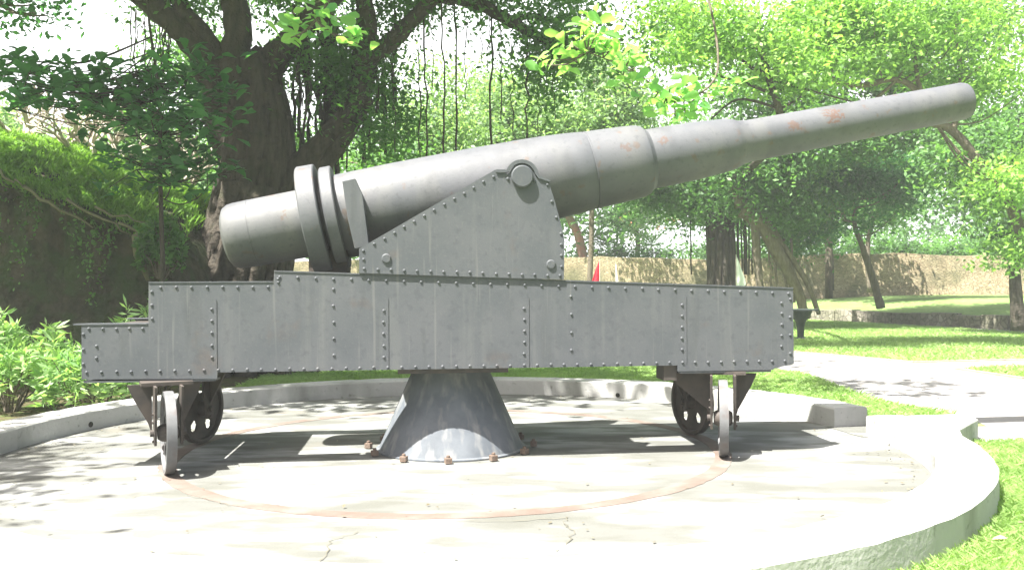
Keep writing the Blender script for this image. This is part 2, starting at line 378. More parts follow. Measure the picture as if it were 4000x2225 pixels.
def wobble(a, b, n, amp, rnd, sag=0.0):
    a = Vector(a); b = Vector(b); out = []
    for i in range(n + 1):
        t = i / n; p = a.lerp(b, t)
        k = math.sin(math.pi * t) * amp
        p += Vector((rnd.uniform(-k, k), rnd.uniform(-k, k), rnd.uniform(-k, k) + math.sin(math.pi * t) * sag)); out.append(p)
    return out

def limb(mb, pts, r0, r1, sides=8, jit=0.06, rnd=random):
    """smooth limb through the given points"""
    P = [Vector(p) for p in pts]; out = []
    n = len(P)
    for i in range(n - 1):
        p0 = P[max(i - 1, 0)]; p1 = P[i]; p2 = P[i + 1]; p3 = P[min(i + 2, n - 1)]
        for k in range(5):
            t = k / 5
            out.append(0.5 * ((2 * p1) + (p2 - p0) * t + (2 * p0 - 5 * p1 + 4 * p2 - p3) * t * t + (3 * p1 - p0 - 3 * p2 + p3) * t ** 3))
    out.append(P[-1]); m_ = len(out)
    out = [p + Vector((rnd.uniform(-1, 1), rnd.uniform(-1, 1), rnd.uniform(-1, 1))) * (r0 * 0.06) for p in out]
    mb.tube(out, [r0 + (r1 - r0) * (i / (m_ - 1)) ** 0.8 for i in range(m_)], sides, True, jit, rnd)
    return out

def tree(name, label, base, pts, r0, blobs, clumps, per, size, lm, seed, bark=BARK2, cat='tree', group=None, twigs=14, sig=0.4, flat=0.6, droop=0.3, up=0.4, r1=None, extra=None, shell=0.45, aspect=0.5, gaps=1.9):
    rnd = random.Random(seed); rs = np.random.RandomState(seed)
    root = empty(name, base); B = Vector(base)
    mb = MB(); path = limb(mb, [Vector(p) - B for p in pts], r0, r1 or r0 * 0.35, 9, 0.08, rnd)
    lb = [tuple(np.array(b[:3]) - np.array(base)) + tuple(b[3:]) for b in blobs]
    cr, cs = crown(lb, clumps, per, size, lm, rs, root, sig, flat, shell, aspect, droop, up, gaps=gaps)
    for e in (extra or []): limb(mb, [Vector(p) - B for p in e[0]], e[1], e[2], 7, 0.08, rnd)
    # limbs out into the crown
    idx = rs.choice(len(cs), min(twigs, len(cs)), replace=False)
    for k, i in enumerate(idx):
        c = Vector(cs[i]); lo_ = max(1, int(len(path) * 0.45))
        s = min(path[lo_:], key=lambda q: (q - c).length + 0.6 * abs(q.z - c.z + 1.0))
        mid = s.lerp(c, 0.5) + Vector((0, 0, -0.15 * (c - s).length))
        rr_ = max(0.018, r0 * 0.22)
        limb(mb, [s, mid, c], rr_, rr_ * 0.25, 5, 0.05, rnd)
    mb.build('trunk', bark, root, smooth=True, fix=False)
    tag(root, label, cat, group)
    return root

# ------------------------------------------------------------------ ground
C0 = (-0.608, 8.756)
RI, RO, HC = 4.316, 4.737, 0.224
def sheet(name, poly, z, m_, label=None, sub=False):
    me = bpy.data.meshes.new(name); me.from_pydata([(x, y, z) for x, y in poly], [], [tuple(range(len(poly)))]); me.update(); me.materials.append(m_)
    o = bpy.data.objects.new(name, me); col.objects.link(o); tag(o, label, None, None, 'structure'); return o
sheet('lawn', [(-600, -200), (600, -200), (600, 900), (-600, 900)], 0.0, LAWN, 'green lawn round the gun platform')

# platform floor: disc
mb = MB(); n = 96
vs = [(0, 0, 0)]; fs = []
for j, rr_ in enumerate((1.2, 2.4, 3.4, RI + 0.05)):
    for k in range(n):
        th = 2 * math.pi * k / n; vs.append((rr_ * math.cos(th), rr_ * math.sin(th), 0))
for k in range(n): fs.append((0, 1 + k, 1 + (k + 1) % n))
for j in range(3):
    for k in range(n):
        a = 1 + j * n + k; b = 1 + j * n + (k + 1) % n; fs.append((a, a + n, b + n, b))
mb.add(vs, fs)
flo = mb.build('platform_floor', FLOOR, loc=(C0[0], C0[1], 0.008)); tag(flo, 'round bleached concrete floor of the gun platform', kind='structure')
# cracks: narrow sunken-looking dark strips lying on the slab
def crack(pts, wd, rnd, mb):
    for (a, b) in zip(pts[:-1], pts[1:]):
        a = Vector((*a, 0)); b = Vector((*b, 0)); m_ = 5; q = [a.lerp(b, i / m_) for i in range(m_ + 1)]
        q = [p + Vector((rnd.uniform(-.02, .02), rnd.uniform(-.02, .02), 0)) * (0 < i < m_) for i, p in enumerate(q)]
        d = (b - a).normalized(); s = Vector((-d.y, d.x, 0))
        for i in range(m_):
            w0 = wd * rnd.uniform(.4, 1.2)
            mb.add([q[i] - s * w0, q[i + 1] - s * w0, q[i + 1] + s * w0, q[i] + s * w0], [(0, 1, 2, 3)])
mb = MB(); rnd = random.Random(3)
for pts in ([(0.98, -2.66), (0.95, -2.85), (1.0, -3.0), (0.93, -3.3), (0.86, -3.45)], [(0.98, -2.68), (0.5, -2.76), (0.0, -2.73)], [(-2.1, -1.85), (-2.25, -1.93), (-2.3, -2.1)],
            [(-1.9, -1.95), (-1.6, -2.15), (-1.45, -2.3)], [(-0.4, -3.0), (-0.55, -3.2), (-0.5, -3.5), (-0.62, -3.9)], [(1.1, 1.9), (1.9, 2.6), (2.6, 3.3)],
            [(1.2, 1.2), (2.3, 1.55), (3.6, 1.95), (4.2, 2.0)], [(4.15, -1.0), (3.85, -0.85), (3.6, -0.7)]):
    crack(pts, 0.0035, rnd, mb)
CRACKM = mat('crack_dark', (0.10, 0.095, 0.07), (0.16, 0.15, 0.11), 12, 0.95, 0)
o = mb.build('floor_cracks', CRACKM, loc=(C0[0], C0[1], 0.016), fix=False); tag(o, 'thin dark cracks in the concrete floor', kind='structure')
# circular traversing rail
mb = MB(); rs = np.random.RandomState(5); n = 200
ji = rs.uniform(-.006, .006, n); jo = rs.uniform(-.010, .008, n)
vs = []; fs = []
for k in range(n):
    th = 2 * math.pi * k / n
    for r_, z_ in ((2.611 - .077 + ji[k], 0), (2.611 - .077 + ji[k], .003), (2.611 + .077 + jo[k], .003), (2.611 + .077 + jo[k], 0)): vs.append((r_ * math.cos(th), r_ * math.sin(th), z_))
for k in range(n):
    a = 4 * k; b = 4 * ((k + 1) % n)
    for i in range(3): fs.append((a + i, b + i, b + i + 1, a + i + 1))
mb.add(vs, fs)
o = mb.build('rail_ring', RAILM, loc=(C0[0], C0[1], 0.0085)); tag(o, 'flat reddish circular rail let into the concrete floor under the wheels', 'rail')
# curb wall, open at the right
root = empty('curb_wall', (C0[0], C0[1], 0)); tag(root, 'low round concrete curb wall enclosing the gun platform, open on the right', 'low wall')
mb = MB(); rs = np.random.RandomState(8); n = 176; a0, a1 = R(14.7), R(366.6)
prof = [(RI, 0.0), (RI, HC * .5), (RI, HC - .015), (RI + .015, HC), ((RI + RO) / 2, HC + .004), (RO - .02, HC), (RO, HC - .02), (RO, HC * .5), (RO, -0.03)]
vs = []; fs = []; nn = len(prof)
for k in range(n + 1):
    th = a0 + (a1 - a0) * k / n
    for j, (r_, z_) in enumerate(prof):
        jr = rs.uniform(-.005, .005) if z_ > 0.01 else 0; vs.append(((r_ + jr) * math.cos(th), (r_ + jr) * math.sin(th), z_ + rs.uniform(-.004, .004) * (z_ > .01)))
for k in range(n):
    for j in range(nn - 1): fs.append((k * nn + j, k * nn + j + 1, (k + 1) * nn + j + 1, (k + 1) * nn + j))
fs.append(tuple(range(nn))); fs.append(tuple(n * nn + j for j in range(nn - 1, -1, -1)))
mb.add(vs, fs); mb.build('curb', CURB, root, smooth=True, ang=30)
mb = MB()                      # squared shoulder where the curb meets the path
for ang0, ang1 in ((-9, 6.6),):
    p = [(RO - .005, ang1), (5.45, ang1 + .2), (5.35, 3.0), (RO + .12, -4), (RO - .005, -9)]
    pts = [(r_ * math.cos(R(a)), r_ * math.sin(R(a))) for r_, a in p]
    vs = [(x, y, -.03) for x, y in pts] + [(x, y, HC - .006) for x, y in pts]; k = len(pts)
    mb.add(vs, [tuple(range(k - 1, -1, -1)), tuple(range(k, 2 * k))] + [(i, (i + 1) % k, (i + 1) % k + k, i + k) for i in range(k)])
mb.build('shoulder', CURB, root, bevel=.015)
HOLE = mat('drain_shade', (0.012, 0.012, 0.010), (0.03, 0.03, 0.02), 30, 0.95, 0)  # dark discs painted as the shade inside the drain holes
for ang, hz in ((163.5, .07), (93.0, .10), (61.0, .05)):
    mb = MB(); th = R(ang)
    cx, cy = RI * math.cos(th), RI * math.sin(th); inn = Vector((-math.cos(th), -math.sin(th), 0)); tn = Vector((-math.sin(th), math.cos(th), 0))
    vs = []
    for dd in (0.004, -0.05):
        for k in range(12):
            a = 2 * math.pi * k / 12; r_ = .032 if dd > 0 else .028
            vs.append(Vector((cx, cy, hz)) + inn * (0.007 if dd > 0 else -0.05) + tn * (r_ * math.cos(a)) + Vector((0, 0, r_ * math.sin(a))))
    mb.add(vs, [tuple(range(12))] + [(k, (k + 1) % 12, (k + 1) % 12 + 12, k + 12) for k in range(12)])
    mb.build('drain_hole', HOLE, root)

# paths and beds
sheet('platform_threshold', [(C0[0] + r_ * math.cos(R(a)), C0[1] + r_ * math.sin(R(a))) for r_, a in ((4.25, 6), (4.25, 15.5), (5.35, 15.2), (5.5, 6))], 0.013, FLOOR, 'concrete threshold in the gap of the curb wall')
sheet('path', [(4.95, 18.11), (5.14, 15.47), (4.98, 13.41), (4.96, 12.15), (5.06, 11.4), (5.42, 10.89), (5.3, 9.9), (4.3, 9.8), (4.6, 9.1), (4.73, 8.92), (5.67, 8.98), (9, 9.2), (14, 10.5), (14, 18.4), (11.7, 18.52), (8.1, 17.9), (7.6, 18.9), (6.6, 20.79), (3, 26), (0.5, 26), (3.2, 20)], 0.004, PATHM, 'pale paved path between the lawns right of the platform')
sheet('lawn_patch', [(8.22, 16.45), (8.46, 14.69), (12, 13.4), (14, 15.5), (13, 17.0), (9.7, 16.84)], 0.014, LAWN, 'small wedge of lawn beside the path at the right edge')
sheet('terrace_path', [(13.4, 36.0), (15.0, 30.2), (15.6, 25.6), (40, 24), (40, 32), (17.3, 29.6), (16.0, 33), (14.4, 37)], 0.004, PATHM, 'pale path at the foot of the low stone edging')
sheet('soil_bed', [(-14, 9.0), (-5.4, 8.4), (-4.6, 12.2), (-2.6, 13.7), (-1.0, 14.0), (-2.5, 18), (-14, 20)], 0.004, SOIL, 'dark leafy soil under the trees behind the platform')
KERB = mat('kerb_stone', (0.24, 0.22, 0.16), (0.34, 0.31, 0.23), 6, 0.9, 0.3, 30)
def kerbline(name, pts, wd, h, label, cat='kerb'):
    mb = MB()
    for a, b in zip(pts[:-1], pts[1:]):
        a = Vector((*a, 0)); b = Vector((*b, 0)); d = b - a
        mb.box((a + b) / 2 + Vector((0, 0, h / 2 - .01)), (d.length, wd, h), Matrix.Rotation(math.atan2(d.y, d.x), 3, 'Z'))
    o = mb.build(name, KERB, bevel=.006); tag(o, label, cat); return o
kerbline('path_kerb', [(8.22, 16.45), (8.33, 15.6), (8.46, 14.69), (9.6, 14.2), (12, 13.4)], .08, .05, 'thin weathered kerb round the small lawn wedge at the right edge')
kerbline('lawn_kerb', [(5.3, 23.6), (6.6, 20.79), (7.6, 18.9), (8.1, 17.9), (11.7, 18.52), (14, 18.4)], .08, .045, 'thin kerb along the front of the sunny lawn beyond the path')

# raised terrace lawn with its stone edging, then the rampart wall
ED = [(-30, 44), (-6, 43), (4, 42), (9.5, 41), (12.81, 40.0), (14.6, 37.4), (15.9, 33.4), (16.9, 30), (19.0, 28.4), (24, 27), (40, 26)]
def off(p, k): return (p[0] + k * .2, p[1] + k)
vs = []; fs = []
for x, y in ED: vs.append((x, y, .42))
for x, y in ED: vs.append((x + 1.5, y + 6, .8))
for x, y in ED: vs.append((x + 4, y + 30, 1.3))
n = len(ED)
for j in range(2):
    for i in range(n - 1): fs.append((j * n + i, j * n + i + 1, (j + 1) * n + i + 1, (j + 1) * n + i))
mb = MB(); mb.add(vs, fs); o = mb.build('terrace_lawn', LAWN, smooth=True, fix=False); tag(o, 'raised lawn behind the low stone edging', kind='structure')
mb = MB(); rnd = random.Random(2)
for a, b in zip(ED[:-1], ED[1:]):
    a = Vector((*a, 0)); b = Vector((*b, 0)); d = b - a; k = max(1, int(d.length / .9))
    for i in range(k):
        c = a.lerp(b, (i + .5) / k); h = .46 + rnd.uniform(-.03, .05); wd = .34 + rnd.uniform(-.03, .04)
        mb.box(c + Vector((0, 0, h / 2)), (d.length / k * .985, wd, h), Matrix.Rotation(math.atan2(d.y, d.x) + rnd.uniform(-.03, .03), 3, 'Z'))
o = mb.build('stone_edging', EDGEM, bevel=.02); tag(o, 'low edging of weathered stone blocks in front of the raised lawn', 'low wall')
WL = [(-40, 52), (-8, 50), (4, 49), (9, 47.5), (14, 46.5), (18, 46), (22, 45), (25.5, 43), (29, 40), (36, 34)]
mb = MB(); n = len(WL); rnd = random.Random(12)
vs = []; fs = []; P = []
for a, b in zip(WL[:-1], WL[1:]):
    k = max(2, int(math.hypot(b[0] - a[0], b[1] - a[1]) / .8))
    for i in range(k): t = i / k; P.append((a[0] + (b[0] - a[0]) * t, a[1] + (b[1] - a[1]) * t))
P.append(WL[-1]); n = len(P)
for i, (x, y) in enumerate(P):
    a = P[max(i - 1, 0)]; b = P[min(i + 1, n - 1)]; d = Vector((b[0] - a[0], b[1] - a[1], 0)).normalized(); s = Vector((d.y, -d.x, 0))
    h = 3.02 + .12 * math.sin(i * .37) + rnd.uniform(-.05, .05); c = Vector((x, y, 0)); j1 = rnd.uniform(-.03, .03)
    for q, z in ((.42, .3), (.34 + j1, 1.6), (.26 + j1, h), (-.3, h + .03), (-.4, .3)): vs.append(c + s * q + Vector((0, 0, z)))
for i in range(n - 1):
    for j in range(4): fs.append((i * 5 + j, (i + 1) * 5 + j, (i + 1) * 5 + j + 1, i * 5 + j + 1))
mb.add(vs, fs); o = mb.build('stone_wall', WALLM); tag(o, 'long old tan stone rampart wall behind the raised lawn', 'wall')

# earth bank at the left: dark face, overhanging lip, grassy slope above
def bank_h(x): return float(np.interp(x, [-30, -12, -8.6, -7.4, -6.5, -6.0, -5.6, -5.2], [4.6, 4.1, 3.45, 3.05, 2.62, 2.40, 1.6, 0.3]))
rs = np.random.RandomState(4); xs = np.linspace(-26, -5.2, 120); rows = []
for x in xs:
    h = bank_h(x); y0 = 15.0 + .12 * (x + 8) * .3
    prof = [(y0 + .05, -.05), (y0 + .1, h * .25), (y0 + .28, h * .5), (y0 + .38, h * .78), (y0 + .22, h * .93), (y0 - .12, h), (y0 + .25, h + .16), (y0 + 1.2, h + .55), (y0 + 2.4, h + .85), (y0 + 4, h + .95), (y0 + 9, h * .7), (y0 + 13, 0)]
    rows.append([(x + rs.uniform(-.05, .05), y + rs.normal() * (.05 if j < 5 else .03), z + rs.normal() * (.03 if z > 0.1 else 0)) for j, (y, z) in enumerate(prof)])
vs = [p for r_ in rows for p in r_]; k = len(rows[0]); fs = []
for i in range(len(rows) - 1):
    for j in range(k - 1): fs.append((i * k + j, (i + 1) * k + j, (i + 1) * k + j + 1, i * k + j + 1))
mb = MB(); mb.add(vs, fs); o = mb.build('embankment', EARTH, smooth=True, ang=60); tag(o, 'dark earth bank with an overhanging grassy top at the left', kind='structure')
# grass on the bank
def blades(pts, h, rs, wd=.012, lean=.5):
    n = len(pts); hh = h * (0.5 + rs.uniform(size=(n, 1))); d = rs.normal(size=(n, 3)); d[:, 2] = 0; d *= lean
    a = rs.uniform(0, 2 * np.pi, n); s = np.stack([np.cos(a), np.sin(a), np.zeros(n)], 1) * wd * .5
    tip = pts + np.array([0, 0, 1.0]) * hh + d * hh; mid = pts + np.array([0, 0, .6]) * hh + d * hh * .35
    v = np.stack([pts - s, pts + s, mid + s * .7, tip], 1).reshape(-1, 3)
    i = np.arange(n) * 4; return v, np.stack([i, i + 1, i + 2, i + 3], 1)
rs = np.random.RandomState(6); N_ = 70000
x = rs.uniform(-13, -5.85, N_); t = rs.uniform(0, 1, N_) ** 1.3
h = np.array([bank_h(q) for q in x]); y = 15.0 + .036 * (x + 8) + t * 3.4 - .1; z = h + np.interp(t * 3.4, [0, .3, 1.2, 2.4, 4], [0, .16, .55, .85, .95])
pts = np.stack([x, y, z - .03], 1); pts += rs.normal(size=pts.shape) * .03; kk = (np.sin(x * 3.1 + 2 * np.sin(y * 2.3)) + np.sin(y * 5.3 + x * 1.7) + rs.normal(size=N_) * .7) > -.6; pts = pts[kk]
v, q = blades(pts, .13, rs, .02, .45)
pw = pts[rs.uniform(size=len(pts)) < .45] + np.array([0, 0, .05]) + rs.normal(size=(1, 3)) * 0
pw = pw + rs.normal(size=pw.shape) * np.array([.04, .04, .05]); vw, qw = leaves(pw, .085, rs, up=.5, aspect=.45)
v = np.concatenate([v, vw]); q = np.concatenate([q, qw + len(v) - len(vw)])
o = npmesh('bank_grass', v, q, L_BANK); tag(o, 'bright grass and low weeds covering the top of the earth bank', 'grass', kind='stuff')
# creepers hanging on the face of the bank
N_ = 1300; cx = rs.uniform(-11.5, -5.9, 60); c = cx[rs.randint(0, 60, N_)] + rs.normal(size=N_) * .09; tt = rs.uniform(0, 1, N_) ** 1.6
h = np.array([bank_h(q) for q in c]); pp = np.stack([c, 15.0 + .036 * (c + 8) + .02 + rs.normal(size=N_) * .06 + tt * .15, h * (1 - .55 * tt * (0.5 + 0.5 * np.sin(c * 5)))], 1)
v, q = leaves(pp, .075, rs, up=.1, aspect=.6, droop=1.2); o = npmesh('creeper', v, q, L_MID); tag(o, 'small-leaved creepers hanging down the dark face of the earth bank', 'creeper', kind='stuff')
# pale roots along the lip
mb = MB(); rnd = random.Random(7)
for a, b, r_ in ((at(0, 425, 14.8), at(60, 470, 14.75), .03), (at(60, 468, 14.8), at(235, 572, 14.75), .035), (at(170, 500, 14.85), at(330, 590, 14.8), .03), (at(300, 560, 14.85), at(450, 640, 14.8), .03), (at(240, 520, 14.85), at(420, 585, 14.8), .025)):
    pp = wobble(a, b, 7, .06, rnd); mb.tube(pp, [r_ * (1 - .08 * i) for i in range(8)], 6, True, .1, rnd)
pp = [at(345, 590, 14.8), at(352, 640, 14.75), at(362, 670, 14.7), at(372, 705, 14.7)]
mb.tube(pp, [.09, .10, .06, .03], 7, True, .12, rnd)
ROOTM = mat('pale_root', (0.12, 0.115, 0.07), (0.18, 0.17, 0.10), 8, 0.9, 0.5, 30)
o = mb.build('bank_roots', ROOTM, smooth=True, fix=False); tag(o, 'pale roots creeping along the lip of the earth bank', 'roots', kind='stuff')

# ------------------------------------------------------------------ the gun
YAW = R(5.8)
gun = empty('coastal_cannon', (C0[0], C0[1], 0.012), YAW)
tag(gun, 'long grey breech-loading coastal cannon on a riveted iron carriage with four small wheels', 'cannon')
W = 0.75; TP = .03
def top_z(x): return float(np.interp(x, [-1.58, 3.19], [1.722, 1.543]))
outline = [(-3.215, .80), (-2.075, .785), (-2.072, .842), (2.07, .842), (2.073, .787), (2.99, .787), (2.995, .80), (3.19, .842), (3.185, 1.543), (-1.578, 1.722), (-1.585, 1.628), (-2.65, 1.628), (-2.655, 1.267), (-3.213, 1.267)]
def rivline(p, q, step, mb, y, ny, r=.0145, ends=True):
    p = Vector((p[0], 0, p[1])); q = Vector((q[0], 0, q[1])); k = max(1, int(round((q - p).length / step)))
    rng = random.Random(int(p.x * 100 + q.z * 37))
    for i in range(k + 1):
        if not ends and i in (0, k): continue
        c = p.lerp(q, i / k); mb.dome((c.x + rng.uniform(-.003, .003), y, c.z + rng.uniform(-.003, .003)), r, r * .75, ny, 8)
def seam(mb, x, z0, z1, y, ny): mb.box((x + .016, y + ny * .002, (z0 + z1) / 2), (.006, .004, z1 - z0))
for sgn in (-1, 1):
    mb = MB(); y_in, y_out = sgn * (W - TP), sgn * W
    mb.prism(outline, min(y_in, y_out), max(y_in, y_out))
    for p, q, st in (((-1.53, 1.675), (3.14, 1.50), .155), ((-2.55, 1.59), (-1.63, 1.59), .13), ((-1.545, 1.63), (-1.545, 1.66), .05),
                     ((-2.622, 1.555), (-2.622, 1.32), .117), ((-3.15, 1.235), (-2.7, 1.235), .125), ((-3.199, 1.19), (-3.199, .93), .13),
                     ((-3.17, .86), (3.1, .868), .122), ((-2.117, 1.40), (-2.117, .975), .105), ((-3.092, 1.087), (-3.092, .984), .1),
                     ((-1.066, 1.567), (-1.063, .98), .147), ((-.622, 1.373), (-.622, .955), .104), ((.645, 1.38), (.643, .97), .103),
                     ((1.075, 1.486), (1.077, .995), .163), ((2.115, 1.40), (2.113, .988), .103), ((3.073, 1.413), (3.07, 1.005), .102), ((3.156, 1.445), (3.153, .94), .165)):
        rivline(p, q, st, mb, y_out, sgn)
    sp_ = mb.build('side_plate', PLATE, gun, smooth=True, ang=35)
    # raised lap strips at the joints
    for x in (-2.117, -.622, .645, 2.115):
        mb = MB(); mb.box((x + .04, y_out + sgn * .0025, 1.17), (.006, .005, .62)); mb.build('lap_strip', PLATE, sp_)
    # bearing flange at the ends
    for xa, xb in ((-3.2, -2.09), (2.09, 2.97)):
        mb = MB(); mb.box(((xa + xb) / 2, sgn * (W - .10), .776), (xb - xa, .19, .018)); mb.build('bottom_flange', PLATE, gun)
    mb = MB()      # thin top angle iron
    for (xa, za), (xb, zb) in (((-1.578, 1.722), (3.185, 1.543)), ((-2.65, 1.628), (-1.59, 1.628)), ((-3.28, 1.267), (-2.66, 1.267))):
        mb.prism([(xa, za + .001), (xb, zb + .001), (xb, zb + .013), (xa, za + .013)], min(sgn * (W + .006), sgn * (W - .12)), max(sgn * (W + .006), sgn * (W - .12)))
    mb.build('top_flange', PLATE, gun)
# cross members and decks
mb = MB()
mb.prism([(-3.19, 1.235), (-2.67, 1.235), (-2.67, 1.25), (-3.19, 1.25)], -W + TP + .002, W - TP - .002); mb.build('rear_deck', DARKM, gun)
mb = MB(); mb.prism([(-2.63, 1.575), (-2.2, 1.575), (-2.2, 1.60), (-2.63, 1.60)], -W + TP + .002, W - TP - .002); mb.build('step_deck', DARKM, gun)
mb = MB(); mb.prism([(1.75, top_z(1.75) - .06), (3.17, top_z(3.17) - .06), (3.17, top_z(3.17) - .035), (1.75, top_z(1.75) - .035)], -W + TP + .002, W - TP - .002); mb.build('front_deck', DARKM, gun)
mb = MB(); mb.prism([(-.9, top_z(-.9) - .16), (1.05, top_z(1.05) - .16), (1.05, top_z(1.05) - .06), (-.9, top_z(-.9) - .06)], -W + TP + .002, W - TP - .002); mb.build('slide_bed', DARKM, gun)
for x0, x1, z0, z1 in ((-3.18, -3.14, .83, 1.23), (-2.2, -2.16, .83, 1.6), (-.5, .5, .80, .95), (3.12, 3.16, .86, 1.48), (-2.66, -2.62, 1.26, 1.6)):
    mb = MB(); mb.prism([(x0, z0), (x1, z0), (x1, z1), (x0, z1)], -W + TP + .002, W - TP - .002); mb.build('cross_member', DARKM, gun)
mb = MB(); mb.prism([(1.95, .70), (2.07, .70), (2.07, 1.3), (1.95, 1.3)], -W + TP + .002, -.45); mb.build('cross_member', DARKM, gun)
# cheeks with trunnion bearings
TX, TZ = .629, 2.575; WC = .77
arc = [(TX + .118 * math.cos(a), TZ + .118 * math.sin(a)) for a in np.linspace(R(160), R(20), 9)]
ch = [(-.835, 1.708), (1.008, 1.640), (1.018, 1.995), (.992, 2.12), (.93, 2.352), (.872, 2.535), (.76, 2.57)] + list(reversed(arc)) + [(.50, 2.60), (.385, 2.635), (-.835, 1.925)]
for sgn in (-1, 1):
    mb = MB(); a, b = sgn * (WC - .07), sgn * WC; mb.prism(ch, min(a, b), max(a, b))
    for p, q, st in (((-.79, 1.745), (.975, 1.675), .119), ((-.795, 1.83), (-.795, 1.905), .09), ((-.70, 1.965), (.37, 2.575), .104), ((.865, 2.50), (.98, 2.06), .145), ((.985, 1.96), (.985, 1.76), .12)):
        rivline(p, q, st, mb, b, sgn, .0145)
    mb.dome((.50, b, 2.555), .016, .012, sgn); mb.dome((.745, b, 2.535), .014, .01, sgn)
    for cx, cz in ((-.594, 1.837), (.89, 1.779)):
        mb.lathe([(0, .014), (.034, .014), (.044, .006), (.044, 0)], 20, Matrix.Translation((cx, b, cz)) @ Matrix.Rotation(R(90) * sgn, 4, 'Z'))
    ck = mb.build('cheek', PLATE, gun, smooth=True, ang=35)
    mb = MB()      # capsquare strap over the trunnion
    s_out = [(.393, 2.637), (.47, 2.637)] + [(TX + .155 * math.cos(t_), TZ + .155 * math.sin(t_)) for t_ in np.linspace(R(158), R(12), 14)] + [(.79, 2.585), (.885, 2.548)]
    s_in = [(.885, 2.528), (.78, 2.56)] + [(TX + .122 * math.cos(t_), TZ + .122 * math.sin(t_)) for t_ in np.linspace(R(12), R(158), 14)] + [(.48, 2.61), (.393, 2.612)]
    a, b2 = sgn * (WC - .075), sgn * (WC + .014); n = len(s_out)
    si = list(reversed(s_in)); vs = []; fs = []
    for yy in (min(a, b2), max(a, b2)):
        vs += [(x_, yy, z_) for x_, z_ in s_out] + [(x_, yy, z_) for x_, z_ in si]
    for i in range(n - 1):
        fs += [(i, i + 1, n + i + 1, n + i), (2 * n + i, 3 * n + i, 3 * n + i + 1, 2 * n + i + 1), (i, 2 * n + i, 2 * n + i + 1, i + 1), (n + i, n + i + 1, 3 * n + i + 1, 3 * n + i)]
    fs += [(0, n, 3 * n, 2 * n), (n - 1, 3 * n - 1, 4 * n - 1, 2 * n - 1)]
    mb.add(vs, fs); mb.build('trunnion_strap', PLATE, ck)
    mb = MB()
    mb.lathe([(0, .045), (.090, .045), (.100, .035), (.101, -.42)], 40, Matrix.Translation((TX, sgn * WC, TZ)) @ Matrix.Rotation(R(90) * sgn, 4, 'Z'))
    mb.build('trunnion', PLATE, ck, smooth=True, ang=35)
# barrel: turned about its own axis
EL = math.atan(0.19)
Mb = Matrix.Translation((-2.16, 0, 3.025 + .19 * (-2.16 - 2.92))) @ Matrix.Rotation(-EL, 4, 'Y')
prof = [(0, 0.012), (.16, 0.0), (.235, .012), (.285, .04), (.310, .085), (.318, .14), (.326, .55), (.330, .88),
        (.330, 1.10), (.405, 1.10), (.408, 1.13), (.422, 1.7), (.426, 2.4), (.424, 2.9), (.418, 3.2), (.405, 3.45), (.392, 3.60), (.390, 3.605), (.383, 3.61), (.383, 3.62), (.389, 3.625),
        (.372, 4.02), (.362, 4.14), (.345, 4.19), (.322, 4.21), (.302, 4.24), (.302, 4.26), (.292, 4.7), (.268, 5.05), (.258, 5.11), (.245, 5.16), (.226, 5.20), (.212, 5.30), (.207, 5.9), (.200, 6.6), (.195, 7.3), (.194, 7.65), (.183, 7.69), (.160, 7.705), (.088, 7.712), (.085, 7.70), (.085, 7.0), (0, 7.0)]
mb = MB(); mb.lathe(prof, 96)
barrel = mb.build('barrel', BARREL, gun, smooth=True, ang=28); barrel.matrix_local = Mb
for s0, s1, r_ in ((.79, .965, .545), (1.005, 1.12, .50)):
    mb = MB(); mb.lathe([(.30, s0), (r_ - .012, s0), (r_, s0 + .012), (r_, s1 - .010), (r_ - .010, s1), (.30, s1)], 80)
    mb.build('collar', BARREL, barrel, smooth=True, ang=30)
mb = MB()      # cradle block under the breech
mb.prism([(-1.345, 1.66), (-.985, 1.66), (-.985, 1.95), (-1.345, 1.95)], -.22, .22); mb.build('breech_block_rest', DARKM, gun, bevel=.01)
mb = MB()      # slim seams on the breech
mb.lathe([(.3195, .27), (.3235, .272), (.3235, .280), (.3205, .282)], 80); mb.build('breech_band', BARREL, barrel, smooth=True)
# elevating racks beside the barrel
for sgn in (-1, 1):
    mb = MB(); y0, y1 = sorted((sgn * .42, sgn * .60))
    mb.prism([(-.885, 1.93), (-.755, 1.955), (-.80, 2.33), (-.812, 2.42), (-.878, 2.572), (-.995, 2.545), (-.945, 2.20)], y0, y1)
    mb.prism([(-.80, 1.62), (-.76, 1.62), (-.76, 1.99), (-.80, 1.99)], min(sgn * .45, sgn * .58), max(sgn * .45, sgn * .58))
    mb.build('elevating_rack', PLATE, gun, bevel=.006)
# pedestal
mb = MB(); seg = 72
rings = [(.735, 0.0), (.735, .012), (.705, .022), (.625, .20), (.537, .40), (.449, .60), (.379, .76), (.353, .82)]
vs = [(r_ * math.cos(2 * math.pi * k / seg), r_ * math.sin(2 * math.pi * k / seg), z_) for r_, z_ in rings for k in range(seg)]
fs = [(j * seg + k, j * seg + (k + 1) % seg, (j + 1) * seg + (k + 1) % seg, (j + 1) * seg + k) for j in range(len(rings) - 1) for k in range(seg)]
mb.add(vs, fs); ped = mb.build('pedestal', PEDM, gun, smooth=True)
for k in range(12):
    a = R(-5.8 + 2 + 30 * k); mb = MB()
    mb.box((0, 0, .028), (.062, .062, .05)); mb.lathe([(0, .075), (.017, .075), (.017, .05)], 10, Matrix.Rotation(R(-90), 4, 'Y'))
    b = mb.build('bolt', RUSTB, ped, bevel=.004, loc=(.812 * math.cos(a), .812 * math.sin(a), 0)); b.rotation_euler = (0, 0, a + .3 * math.sin(k * 5))
